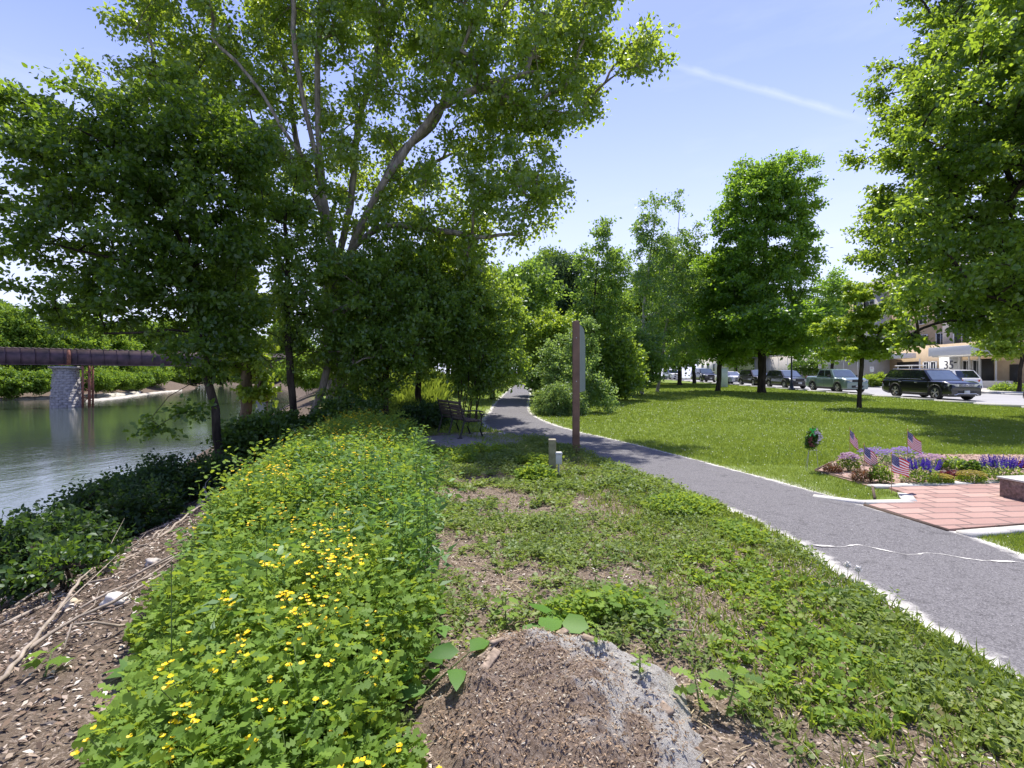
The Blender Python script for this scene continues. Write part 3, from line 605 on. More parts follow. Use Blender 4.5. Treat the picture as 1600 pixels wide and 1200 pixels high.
# 9 far bank
TF = simple('riverside_tree', 'bright green tree on the far bank at the left edge above the bridge', 'tree', 20, 125,
       [(20, 530, 125, 34, 26, 5), (20, 560, 125, 40, 26, 5.5), (28, 505, 125, 22, 16, 3.5)], .3, 150, 1.9, 190, .62, 'quad', M['farlight'], M['bark'], 90, show_twigs=False)
far_spots = [(75, 128, .95, 'bright tree on the far bank left of the stone bridge pier'), (125, 135, 1.1, 'bright tree on the far bank right behind the stone bridge pier'), (175, 150, 1.1, 'far bank tree behind the sandbar'),
 (222, 175, 1.25, 'far bank tree where the river bends out of sight'), (-35, 118, 1.0, 'far bank tree cut by the left picture edge'), (262, 230, 1.6, 'tree at the river bend seen through the dark maple'), (300, 260, 1.7, 'tree beyond the river bend behind the dark maple trunk'),
 (345, 280, 1.7, 'tree beyond the bend just left of the short tan trunk'), (400, 290, 1.8, 'tree beyond the bend above the slimmer bridge pier'), (450, 270, 1.8, 'tree beyond the bend behind the slim dark tree'),
 (48, 165, 1.3, 'taller tree in the second row of the far bank, left'), (105, 172, 1.35, 'taller second row tree above the stone pier'), (155, 190, 1.3, 'second row tree above the right end of the visible girder'), (0, 160, 1.3, 'second row far bank tree at the left edge'), (205, 215, 1.4, 'second row tree above the sandbar')]
for k, (px, Y, s_, lb) in enumerate(far_spots):
    x = (px-800)/FPX*Y; f = float(np.interp(Y, FY, FX))
    z = -2.2 if Y < 150 else -1.0
    if px > 240: z = -2.6
    copy_tree(TF, (x, Y, z), k*1.7, (s_, s_, s_*(1+.15*math.sin(k*3))), lb, 'trees on the far river bank')
TF['group'] = 'trees on the far river bank'
TS = shrub('leafy bush on the far bank at the left edge under the girder', 10, 600, 103, 36, 16, 90, 1.1, 150, .45, 'quad', M['farlight'], 95, name='riverside_bush', group='bushes under the bridge on the far bank')
for k, (px, Y, s_, lb) in enumerate([(55, 106, .9, 'leafy bush on the far bank left of the stone pier'), (150, 118, 1.0, 'leafy bush on the far bank right of the stone pier'), (180, 126, .95, 'leafy bush between stone pier and sandbar tip'),
      (212, 140, .9, 'leafy bush farthest right on the far bank before the bend'), (85, 112, .95, 'leafy bush directly behind the stone pier'), (118, 116, .9, 'leafy bush behind the rusty steel columns of the pier'), (-20, 100, 1.0, 'leafy bush cut by the left picture edge'), (236, 170, 1.3, 'bush on the far shore beside the sandbar tip'), (250, 215, 1.5, 'bush on the far shore at the river bend'), (200, 150, 1.2, 'bush above the gravel shore right of the pier')]):
    x = (px-800)/FPX*Y
    copy_tree(TS, (x, Y, -2.9), k*2.1, s_, lb, 'bushes under the bridge on the far bank')
# wooded hill: one far mass
g = Geo(); q = np.random.default_rng(5); nT = 900
hx = q.uniform(-760, -180, nT*3); hy = q.uniform(190, 620, nT*3); hz = tz(hx, hy); ok = (hz > 1.5); hx, hy, hz = hx[ok][:nT], hy[ok][:nT], hz[ok][:nT]
n_l = 260; v = norm(q.normal(size=(len(hx), n_l, 3))); v[..., 2] = np.abs(v[..., 2])*1.1-.25
r_ = q.uniform(5, 8, len(hx))[:, None, None]
pp = np.stack([hx, hy, hz+5], -1)[:, None]+v*r_*q.uniform(.75, 1.05, (len(hx), n_l, 1))
pp = pp.reshape(-1, 3); leaves(g, pp, norm(v.reshape(-1, 3)*.5+q.normal(size=pp.shape)), norm(v.reshape(-1, 3)+q.normal(size=pp.shape)*.4), q.uniform(1.3, 2.4, len(pp)), 'quad', np.clip(.5*q.random(len(pp))+.5*np.repeat(q.random(len(hx)), n_l), 0, 1))
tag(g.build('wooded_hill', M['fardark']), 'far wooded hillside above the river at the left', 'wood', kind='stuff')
for k, (px, Y, s_, lb) in enumerate([(565, 24, .30, 'green bush on the bank behind the cottonwood trunk'), (525, 27, .34, 'bush on the near shore seen left of the cottonwood trunk'), (492, 32, .4, 'bush on the near shore between the slim tree and the leaning pale trunk'),
      (505, 42, .55, 'farther near shore bush behind the leaning pale trunk'), (480, 52, .65, 'near shore bush just right of the slimmer bridge pier'), (500, 66, .8, 'near shore bush under the far end of the bridge'), (615, 30, .4, 'bush behind the dense bank tree, left of the sunny hump'),
      (540, 38, .5, 'bush on the bank behind the dense green tree'), (575, 46, .6, 'bush up on the bank far behind the cottonwood'), (600, 58, .7, 'bush on the bank beyond the hump')]):
    x = (px-800)/FPX*Y
    copy_tree(TS, (x, Y, gz(x, Y)-.1), k*1.9, s_, lb, 'bushes along the near bank upriver')
#SECTION3
# ------------------------------------------------------------ plants and litter on the ground
SH_X = lambda y: np.interp(y, [2, 3, 5, 7, 10, 12.5], [-1.6, -2.25, -3.15, -3.8, -4.3, -4.6])
SH_R = lambda y: np.interp(y, [1.4, 2.5, 3.5, 5, 7, 10, 12.5], [-.30, -.42, -.62, -.88, -1.25, -1.9, -2.6])
PLx = PL[:, 0]; PLy = PL[:, 1]; PLw = PL[:, 2]
def left_edge(y): return np.interp(y, PLy, PLx-PLw*1.0)
def on_ground(x, y): return np.stack([x, y, tz(x, y)], -1)
def foliage(g, base, h, nl, ls, tpl, spread=.5, upn=1., wid=1., lo=.15, tint=None):
    """nl leaves spiralling round an upright stem at each base point"""
    n = len(base); t = lo+(1-lo)*np.sort(rng.random((n, nl)), 1); a = rng.uniform(0, 6.28, (n, 1))+np.arange(nl)*2.4+rng.normal(size=(n, nl))*.3
    lean = rng.normal(size=(n, 2))*.16
    h = np.broadcast_to(h, (n,))
    rad = spread*h[:, None]*np.sin(np.pi*np.clip(t, 0, 1)*.75+.25)*rng.uniform(.15, 1, (n, nl))
    p = np.stack([base[:, 0:1]+lean[:, :1]*h[:, None]*t+rad*np.cos(a), base[:, 1:2]+lean[:, 1:]*h[:, None]*t+rad*np.sin(a), base[:, 2:3]+h[:, None]*t], -1).reshape(-1, 3)
    d = np.stack([np.cos(a), np.sin(a), .25+.35*rng.normal(size=a.shape)], -1).reshape(-1, 3)
    up = np.array([0, 0, upn])+rng.normal(size=p.shape)*.6
    r = np.clip((rng.random((n, 1)) if tint is None else tint[:, None])*.5+.5*rng.random((n, nl)), 0, 1).ravel()
    leaves(g, p, d, up, (np.broadcast_to(ls, (n,))[:, None]*rng.uniform(.6, 1.25, (n, nl))).ravel(), tpl, r, wid)
    return lean
def grass(g, x, y, h, wid, k=4):
    n = len(x); B = np.repeat(on_ground(x, y), k, 0); B[:, :2] += rng.normal(size=(n*k, 2))*.02*(1+np.repeat(y, k)[:, None]*.12)
    d = np.stack([rng.normal(size=n*k)*.5, rng.normal(size=n*k)*.5, np.ones(n*k)], -1)
    leaves(g, B, d, rdir(n*k), np.repeat(np.broadcast_to(h, (n,)), k)*rng.uniform(.6, 1.3, n*k), 'blade',
           np.clip(np.repeat(.5+.45*noise2(x, y, 1.1, 30)+.2*noise2(x, y, 6, 31), k)*.55+.45*rng.random(n*k), 0, 1), wid)
# tall yellow flowering mass
n = 1350; y = 1.35+11.4*rng.random(n)**1.15; u = rng.random(n); x = SH_X(y)+(SH_R(y)-SH_X(y))*u
x = x+(.16*noise2(x*0+3, y, 5, 61)+.22*noise2(x*0, y, 2.2, 62))*u*np.interp(y, [2, 6], [.6, 1.6]); edge = np.minimum(u, 1-u); keep = (edge > .10*rng.random(n)); x, y, edge = x[keep], y[keep], edge[keep]
h = (.34+.20*rng.random(len(x)))*np.clip(.42+edge*2.4, .42, 1.05)*np.interp(y, [2, 5, 10], [.85, 1.05, 1.25]); h = h*(1+.34*noise2(x, y, 2.5, 9)+.22*noise2(x, y, 7, 10))
g = Geo(); B = on_ground(x, y); tint = np.clip(.5+.5*noise2(x, y, 1.6, 4)+rng.normal(size=len(x))*.12, 0, 1)
nearm = y < 6.0
foliage(g, B[nearm], h[nearm], 112, .050, 'lobed', .5, tint=tint[nearm], lo=.12)
foliage(g, B[~nearm], h[~nearm], 80, .064, 'lobed', .5, tint=tint[~nearm], lo=.3)
gs = Geo(); gf = Geo()
fm = rng.random(len(x)) < np.clip(.36+1.1*noise2(x, y, 2.3, 17)+.30*(y > 6.5)-.08*(y < 4), .04, .95)
for bx, by, bz, hh in zip(B[fm, 0], B[fm, 1], B[fm, 2], h[fm]):
    for q in range(rng.integers(1, 4)):
        a = rng.uniform(0, 6.28); r = rng.uniform(.03, .2); top = np.array([bx+r*math.cos(a), by+r*math.sin(a), bz+hh*rng.uniform(.98, 1.2)])
        if by < 5: gs.tube([(bx, by, bz+hh*.4), (np.array([bx, by, bz+hh*.75])+top)/2, top], .0022, 3, cap=False)
        k = rng.integers(2, 5); c = top+rng.normal(size=(k, 3))*.018; c4 = np.repeat(c, 4, 0)
        an = np.tile(np.arange(4)*1.571, k)+np.repeat(rng.random(k)*6, 4)
        leaves(gf, c4, np.stack([np.cos(an), np.sin(an), np.full(4*k, .25)], -1), np.tile([0, -.3, 1], (4*k, 1))+rng.normal(size=(4*k, 3))*.1, .0112*rng.uniform(.7, 1.3, 4*k), 'petal', wid=1.3)
n = 420; y = 2.0+10*rng.random(n); x = SH_X(y)+.25+(SH_R(y)-SH_X(y)-.3)*rng.random(n); foliage(g, on_ground(x, y), rng.uniform(.5, .78, n)*np.interp(y, [2, 6], [.8, 1.1]), 26, .05, 'lobed', .13, tint=rng.random(n), lo=.35)
cr = g.build('celandine_patch', M['celandine']); tag(cr, 'lush mass of yellow flowered plants filling the lower left', 'wildflowers', kind='stuff')
gs.build('flower_stalks', M['stem'], cr); gf.build('yellow_flowers', M['yellow'], cr)
# narrow leaved stems in the middle of the mass
n = 70; y2 = 2.2+9*rng.random(n); x2 = SH_X(y2)+.2+(SH_R(y2)-SH_X(y2)-.2)*rng.random(n)
n = 170; y = rng.uniform(3.2, 8.5, n); x = SH_R(y)-rng.random(n)**1.3*np.interp(y, [3.3, 7.2], [.9, 1.9])+.05
x, y = np.r_[x, x2], np.r_[y, y2]; n = len(x); g = Geo(); gg = Geo(); B = on_ground(x, y); h = rng.uniform(.42, .82, n)
foliage(g, B, h, 44, .085, 'narrow', .08, .5, wid=1.5, lo=.1)
for b, hh in zip(B, h): gg.tube([b, b+np.array([0, 0, hh*.97])], [.004, .002], 4, cap=False)
go_ = tag(g.build('goldenrod_patch', M['gold']), 'stand of tall narrow leaved stems between the yellow flowers and the low weeds', 'weeds', kind='stuff'); gg.build('stems', M['stem'], go_)
# low weeds
def bare(x, y):
    b = noise2(x, y, 2.6, 12)*.9+noise2(x, y, 6, 13)*.5
    b = b+.75*np.exp(-(((x-1.25)/.55)**2+((y-3.0)/.9)**2))+.55*np.exp(-(((x+.05)/.45)**2+((y-3.7)/1.0)**2))+.35*np.exp(-(((x-1.2)/.5)**2+((y-7.2)/.7)**2))
    for cx, cy, rx, ry, a in [(1.75, 4.0, .3, .5, .8), (1.65, 2.85, .35, .5, .8), (-.65, 4.5, .35, .7, .8), (1.2, 6.3, .6, .5, .7), (.2, 6.0, .4, .4, .5), (-.4, 8.0, .7, .6, .6), (1.0, 8.8, .5, .6, .6), (2.2, 4.3, .2, .6, .4)]: b = b+a*np.exp(-(((x-cx)/rx)**2+((y-cy)/ry)**2))
    return b
n = 23000; y = 1.3+12.2*rng.random(n)**1.25; x = SH_R(y)-.15+(left_edge(y)+.02-SH_R(y)+.15)*rng.random(n)
br = bare(x, y); dl = left_edge(y)-x; ok = (rng.random(n) > np.clip(.33+br*1.3, 0, .95)) & ((x-.3)**2/.6+(y-2.35)**2/.36 > 1); gv = ((x+.95)/1.3)**2+((y-12.4)/1.5)**2 > 1+.3*rng.random(len(x)); ok &= gv
x, y, dl, br = x[ok], y[ok], dl[ok], br[ok]
B = on_ground(x, y); g = Geo(); tint = np.clip(.5+.6*noise2(x, y, 3.1, 19)+rng.normal(size=len(x))*.15, 0, 1)
h = (.045+.09*rng.random(len(x)))*np.clip(.75+noise2(x, y, 3.3, 20)*.9, .4, 1.5)*np.where(y > 7, 1.35, 1)
kd = rng.random(len(x)); g1 = kd < .45; g2 = (kd >= .45) & (kd < .78); g3 = kd >= .78
foliage(g, B[g1], h[g1], 9, .034*np.where(y[g1] > 6, 1.35, 1), 'fold', .42, tint=tint[g1])
foliage(g, B[g2], h[g2]*1.15, 11, .040*np.where(y[g2] > 6, 1.3, 1), 'narrow', .3, .6, wid=1.7, tint=tint[g2])
foliage(g, B[g3], h[g3]*.8, 7, .05*np.where(y[g3] > 6, 1.3, 1), 'lobed', .6, tint=tint[g3])
tag(g.build('low_weeds', M['weed']), 'low mixed weeds covering the ground left of the path', 'weeds', kind='stuff')
# brighter leafy clumps beside the path
g = Geo()
for cx, cy, rx, ry, n, hh in [(2.05, 6.0, .42, .42, 260, .20), (1.75, 4.2, .5, .6, 120, .08), (2.0, 3.4, .5, .6, 130, .08), (1.6, 2.7, .5, .5, 140, .08), (.72, 3.35, .30, .16, 70, .17), (.40, 3.2, .22, .12, 50, .17), (2.3, 5.1, .25, .4, 110, .10), (.35, 7.75, .3, .25, 120, .3), (-1.2, 9.4, .6, .5, 120, .3), (-.6, 10.2, .6, .4, 110, .25), (.4, 9.2, .4, .3, 80, .2)]:
    a = rng.uniform(0, 6.28, n); r = np.sqrt(rng.random(n)); x = cx+rx*r*np.cos(a); y = cy+ry*r*np.sin(a)
    foliage(g, on_ground(x, y), hh*(1.1-r*.6)*rng.uniform(.7, 1.2, n), 12, .042 if cy < 6.5 else .06, 'fold', .35, tint=rng.random(n)*.6+.4)
tag(g.build('clover_clumps', M['celandine']), 'brighter leafy clumps dotted through the weeds beside the path', 'weeds', kind='stuff')
# grass verge by the path, both sides, then the lawn
def in_bed(x, y):   # flower bed and brick court are kept free of grass
    bed = (y > 7.2) & (y < 10.05) & (x > np.interp(y, [7.2, 8.4, 9.3, 10.05], [5.25, 5.15, 6.0, 6.7])) & (x < 13)
    court = (y > np.interp(x, [4.4, 4.55, 5.6, 7.5, 12], [5.3, 4.95, 5.17, 5.07, 5.0])) & (y < 7.6) & (x > np.interp(y, [5, 6.1, 6.3, 6.75, 7.2], [4.45, 4.3, 4.1, 5.25, 5.2])) & (x < 13)
    return bed | court
g = Geo()
for lo, hi, n, hh, wd, k in [(3, 9, 26000, .045, 1.3, 4), (9, 16, 36000, .055, 2.4, 3), (16, 27, 30000, .065, 4.2, 3), (27, 58, 26000, .08, 7.5, 2)]:
    y = lo+(hi-lo)*rng.random(n); xl = np.interp(y, PLy, PLx+PLw)-.02; xr = np.minimum(23.55, 1.06*y+1.5)
    x = xl+(xr-xl)*rng.random(n); ok = ~in_bed(x, y) & (x < xr) & (x > xl+.10*rng.random(n)); x, y = x[ok], y[ok]
    grass(g, x, y, hh, wd, k)
n = 9000; y = 14+34*rng.random(n)**1.4; xr = np.interp(y, PLy, PLx-PLw); x = xr-5.5*rng.random(n); grass(g, x, y, .08, 5, 2)
tag(g.build('lawn_grass', M['grass']), 'mown lawn grass right of the path', 'grass', kind='stuff')
g = Geo(); n = 5200; y = 1.6+12*rng.random(n)**1.3; x = left_edge(y)-.02-rng.random(n)**1.6*1.5; grass(g, x, y, .075, 1.6, 4)
n = 2600; y = rng.uniform(14.5, 27.5, n)+0; x = -3.0-rng.random(n)*3.6; grass(g, x, y, np.interp(y, [17, 22], [.35, .75]), 2.8, 5)
tag(g.build('tall_grass', M['grass']), 'longer grass along the left path edge and on the sunny hump', 'grass', kind='stuff')
# wood chips, dead leaves and cotton fluff lying on bare ground
def litter(n, x, y, zoff, L, mat, name, label, parent=None, zfn=None):
    g = Geo(); p = np.stack([x, y, (zfn(x, y) if zfn else tz(x, y))+zoff*rng.random(len(x))], -1)
    a = rng.uniform(0, 6.28, len(x)); d = np.stack([np.cos(a), np.sin(a), rng.normal(size=len(x))*.25], -1)
    leaves(g, p, d, np.array([0, 0, 1.])+rng.normal(size=p.shape)*.4, L*rng.uniform(.4, 1.4, len(x)), 'quad', rng.random(len(x)), .55)
    o = g.build(name, mat, parent)
    if not parent: tag(o, label, 'litter', kind='stuff')
    return o
m, nt, out = newmat('wood_litter'); b_ = N(nt, 'ShaderNodeBsdfPrincipled'); b_.inputs['Roughness'].default_value = .95
LK(nt, ramp(nt, attr(nt, 'rnd'), [(0, (.06, .04, .028)), (.5, (.20, .14, .10)), (.85, (.38, .31, .25)), (.98, (.60, .56, .50))]), b_.inputs['Base Color']); LK(nt, b_.outputs[0], out.inputs[0]); M['litter'] = m
M['crumb'] = leafmat('crumb', (.09, .055, .035), (.42, .31, .23), (.1, .06, .03), .1, .0, .9, odd=(.55, .5, .44))
n = 30000; y = 1.3+9*rng.random(n)**1.3; x = SH_R(y)+(left_edge(y)-SH_R(y))*rng.random(n); ok = rng.random(n) < np.clip(.55+bare(x, y), .05, 1)
litter(n, x[ok], y[ok], .012, .028, M['litter'], 'leaf_litter', 'dry brown leaf and chip litter showing between the weeds')
n = 5200; y = 1.3+9*rng.random(n)**1.2; x = SH_R(y)-.1+(left_edge(y)-SH_R(y))*rng.random(n); ok = rng.random(n) < np.clip(.5+bare(x, y)*.8, .1, 1); x, y = x[ok], y[ok]; g = Geo()
a = rng.uniform(0, 6.28, len(x)); leaves(g, on_ground(x, y)+np.array([0, 0, .012]), np.stack([np.cos(a), np.sin(a), rng.normal(size=len(x))*.22+.1], -1), np.array([0, 0, 1.])+rng.normal(size=(len(x), 3))*.3, rng.uniform(.04, .16, len(x)), 'blade', rng.random(len(x)), .55)
tag(g.build('dry_stalks', leafmat('straw', (.20, .15, .09), (.48, .40, .28), (.3, .25, .15), .1, 0, .9)), 'thin dry stalks and straw lying through the weeds', 'straw', kind='stuff')
n = 3000; y = 1.5+9*rng.random(n)**1.2; x = left_edge(y)-2.6*rng.random(n)**1.3; ok = rng.random(n) > .5+bare(x, y); g = Geo(); grass(g, x[ok], y[ok], .10, 1.0, 3)
tag(g.build('weed_grass', M['grass']), 'thin grass blades mixed into the low weeds', 'grass', kind='stuff')
n = 26000; y = 1.3+9.5*rng.random(n)**1.2; x = SH_X(y)+.5-3.4*rng.random(n)**.8
litter(n, x, y, .03, .045, M['litter'], 'bark_mulch', 'brown bark and driftwood crumbs covering the river slope at left')

# old stump in the middle foreground
def stz(x, y):
    u = (x-.22)/.64; v = (y-2.36)/.56; r = np.sqrt(u*u+v*v); top = .125-.04*u+.05*v+.045*np.abs(noise2(x, y, 5, 44))*2
    s = top*np.clip(1.25-np.maximum(r, .05)**2.6*1.1, -.3, 1)+.05*noise2(x, y, 9, 41)+.022*np.abs(noise2(x, y, 20, 42))*2+.012*noise2(x, y, 55, 43)
    return tz(x, y)+s-.01
M['slabw'] = pmat('bark_slab_wood', (.26, .20, .15), .95, var=.5, vs=30, bmp=.6)
sr = empty('tree_stump', (.22, 2.36, gz(.22, 2.36)), 'rotting flat-topped stump under brown crumbs and white fluff, bottom centre', 'stump')
rr = np.linspace(0, 1.16, 54); aa = np.linspace(0, 2*np.pi, 120, endpoint=True); V = []
for r in rr:
    for a in aa:
        k = 1+.07*math.sin(3*a+1)+.05*math.sin(7*a)+.03*math.sin(13*a+2)
        x, y = .22+.64*r*k*math.cos(a), 2.36+.56*r*k*math.sin(a); V.append((x-.22, y-2.36, float(stz(x, y))-gz(.22, 2.36)))
m, nt, out = newmat('rotten_wood'); b_ = N(nt, 'ShaderNodeBsdfPrincipled'); b_.inputs['Roughness'].default_value = .95; v_ = objc(nt)
f1 = noise(nt, 60, 8, .85, v_, .8); f2 = noise(nt, 4, 4, .6, v_)
c = ramp(nt, f1, [(.34, (.03, .02, .014)), (.47, (.24, .165, .115)), (.60, (.48, .38, .30)), (.72, (.60, .56, .50))])
sxn = N(nt, 'ShaderNodeSeparateXYZ'); LK(nt, v_, sxn.inputs[0])
gm = mathn(nt, 'ADD', mathn(nt, 'MULTIPLY', sxn.outputs['X'], 1.3), mathn(nt, 'MULTIPLY', sxn.outputs['Y'], .9))
gr_ = mathn(nt, 'ADD', gm, mathn(nt, 'MULTIPLY', f2, .7)); mp = N(nt, 'ShaderNodeMapping'); mp.inputs['Rotation'].default_value = (0, 0, R(-38)); mp.inputs['Scale'].default_value = (5, 60, 8); LK(nt, v_, mp.inputs[0])
wood = ramp(nt, noise(nt, 1.4, 6, .7, mp.outputs[0]), [(.35, (.06, .045, .035)), (.65, (.33, .27, .22))])
c = mixc(nt, ramp(nt, gr_, [(.82, (0, 0, 0)), (.88, (1, 1, 1))]), c, wood)
wf = mathn(nt, 'MULTIPLY', ramp(nt, noise(nt, 26, 7, .8, v_), [(.36, (0, 0, 0)), (.50, (1, 1, 1))]), ramp(nt, mathn(nt, 'ADD', mathn(nt, 'MULTIPLY', noise(nt, 3.6, 3, .6, v_, 1), 1.0), mathn(nt, 'MULTIPLY', gm, .30)), [(.50, (0, 0, 0)), (.62, (1, 1, 1))]))
c = mixc(nt, wf, c, (.58, .55, .50))
LK(nt, c, b_.inputs['Base Color']); LK(nt, bump(nt, f1, 1, .03), b_.inputs['Normal']); LK(nt, b_.outputs[0], out.inputs[0])
n_ = len(aa); i = np.arange(len(rr)-1)[:, None]*n_; j = np.arange(n_-1)[None]
g = Geo(); g.add(V, np.stack([i+j, i+n_+j, i+n_+j+1, i+j+1], -1).reshape(-1, 4)); g.build('stump_top', m, sr, smooth=True)
n = 7000; a = rng.uniform(0, 6.28, n); r = np.sqrt(rng.random(n)); x, y = .22+.62*r*np.cos(a), 2.36+.54*r*np.sin(a)
ok = (x-.22)*1.3+(y-2.36)*.9 < .25+.5*rng.random(n)
lo_ = litter(n, x[ok], y[ok], .010, .017, M['crumb'], 'wood_crumbs', '', sr, stz); lo_.location = (-.22, -2.36, -gz(.22, 2.36)); tag(lo_, kind='stuff')

for k in range(7):
    a = rng.uniform(-.6, 3.6); rr2 = rng.uniform(.55, 1.0); x, y = .22+.6*rr2*math.cos(a), 2.36+.52*rr2*math.sin(a); g = Geo(); g.box((0, 0, 0), (rng.uniform(.08, .2), rng.uniform(.025, .05), rng.uniform(.006, .012)), 0, taper=.75)
    o = g.build('bark_slab', M['slabw'], sr); o.location = (x-.22, y-2.36, float(stz(x, y))-gz(.22, 2.36)+.008); o.rotation_euler = (rng.normal()*.2, rng.normal()*.2, a+1.57+rng.normal()*.5)
# sticks and driftwood on the slope
def branch(label, pts, r, mat, name='fallen_branch', group=None, forks=0):
    pts = np.array(pts, float); b = pts[0]; g = Geo(); k = max(5, int(np.linalg.norm(pts[-1]-pts[0])/.12)); r = r*.62; q = smooth_line(pts, k); q += rng.normal(size=q.shape)*r*.35
    rad = r*np.linspace(1, .45, k)*(1+.15*rng.normal(size=k)); g.tube(q-b, rad, 7)
    for f in range(forks):
        s = rng.integers(k//3, k-1); d = (q[-1]-q[0])*rng.uniform(.15, .35)+rng.normal(size=3)*.12; d[2] = abs(d[2]); g.tube([q[s]-b, q[s]-b+d*.5+rng.normal(size=3)*.02, q[s]-b+d], [rad[s]*.6, rad[s]*.4, rad[s]*.15], 5)
    o = g.build(name, mat, smooth=True); o.location = b
    return tag(o, label, 'branch', group)
def gpt(px, py, h=.03):
    """ground point under a pixel"""
    Y = 1.3
    for _ in range(900):
        x = (px-800)/FPX*Y; z = EYE-(py-HOR)/FPX*Y
        if z <= gz(x, Y): break
        Y += .02
    return np.array([x, Y, gz(x, Y)+h])
M['drift'] = pmat('driftwood', (.30, .25, .20), .9, var=.45, vs=9, bmp=.5, bs=60)
for k, (a, b2, r, lb) in enumerate([((0, 1075), (175, 880), .022, 'long thin grey stick running up the left slope from the picture edge'), ((20, 1040), (260, 905), .026, 'long curved driftwood branch crossing the brown mulch'),
      ((95, 870), (112, 925), .018, 'short upright broken stick between the dark shrubs and the driftwood'), ((160, 900), (330, 790), .035, 'thick pale driftwood log at the top of the pile'), ((120, 905), (225, 860), .02, 'pale stick lying flat beside the thick log'),
      ((0, 985), (150, 900), .028, 'grey branch under the shrub at the left edge'), ((1015, 1005), (1080, 990), .014, 'curved brown twig just right of the stump'), ((270, 925), (300, 910), .02, 'short white dead stub among the yellow flowers'),
      ((195, 985), (100, 1030), .016, 'thin brown stick lying low on the mulch'), ((300, 800), (340, 770), .03, 'dark branch end below the leaning maple')]):
    p, q = gpt(*a), gpt(*b2); q[2] += .03; branch(lb, [p, (p*2+q)/3+rng.normal(size=3)*.06, (p+2*q)/3+rng.normal(size=3)*.06+np.array([0, 0, .04]), q], r, M['drift'], forks=2 if r > .02 else 0)
for k in range(26):
    px, py = 150+90*rng.normal()*.8, 900+35*rng.normal(); px += (900-py)*1.0
    p = gpt(px, py, .02+.06*rng.random()); d = np.array([.6, .65, .18])+rng.normal(size=3)*np.array([.35, .35, .05]); d *= rng.uniform(.3, .9)
    branch('weathered grey stick lying in the tangled driftwood pile on the left slope', [p, p+d*.4+rng.normal(size=3)*.03, p+d], rng.uniform(.008, .022), M['drift'], name='driftwood_stick', group='sticks in the driftwood pile')
def rock(label, px, py, r, col):
    p = gpt(px, py, 0); g = Geo(); V = []; us = np.linspace(0, np.pi, 12); vs = np.linspace(0, 2*np.pi, 17)
    sd = rng.normal(size=3)*3
    for u in us:
        for v in vs:
            n3 = np.array([math.sin(u)*math.cos(v), math.sin(u)*math.sin(v), math.cos(u)]); k = 1+.18*math.sin(n3@np.array([3, 2, 4])+sd[0])+.12*math.sin(n3@np.array([-5, 4, 3])+sd[1]); V.append(n3*r*k*np.array([1.2, .9, .65]))
    i = np.arange(11)[:, None]*17; j = np.arange(16)[None]; g.add(V, np.stack([i+j, i+17+j, i+18+j, i+j+1], -1).reshape(-1, 4))
    o = g.build('rock', pmat('rock_stone', col, .9, var=.35, vs=12, bmp=.6), smooth=False); o.location = p+np.array([0, 0, r*.3]); tag(o, label, 'rock')
rock('white rock at the edge of the mulch beside the flowers', 183, 942, .085, (.60, .57, .52))
rock('small tan rock left of the white rock on the driftwood', 110, 948, .06, (.48, .40, .28))
rock('pale flat stone lying on the lawn side of the driftwood pile', 240, 882, .06, (.42, .38, .34))

# single leafy sprigs one can point at
def sprig(label, px, py, h, nl, ls, tpl, mat, name='leafy_sprig', lean=(0, 0), spread=.5, upn=1., z=None, cat='plant'):
    p = gpt(px, py, 0)
    if z is not None: p[2] = z(p[0], p[1])
    r = empty(name, p, label, cat); g = Geo(); s = Geo()
    t = np.linspace(.3, 1, nl); a = np.arange(nl)*2.4+rng.random()*6
    ax = np.stack([lean[0]*t, lean[1]*t, h*t*(1-.15*t*(abs(lean[0])+abs(lean[1])))], -1); out = np.stack([np.cos(a), np.sin(a), .15+0*a], -1); st = ax+out*ls*.35*spread*2
    s.tube(np.vstack([[0, 0, 0], ax]), np.linspace(.006, .002, nl+1), 5)
    for k in range(nl): s.tube([ax[k], st[k]], .0018, 3)
    leaves(g, st, out+np.array([0, 0, -.15]), np.tile([0, -.15, upn], (nl, 1))+rng.normal(size=(nl, 3))*.2, ls*rng.uniform(.75, 1.1, nl), tpl)
    s.build('stem', M['stem'], r); g.build('leaves', mat, r)
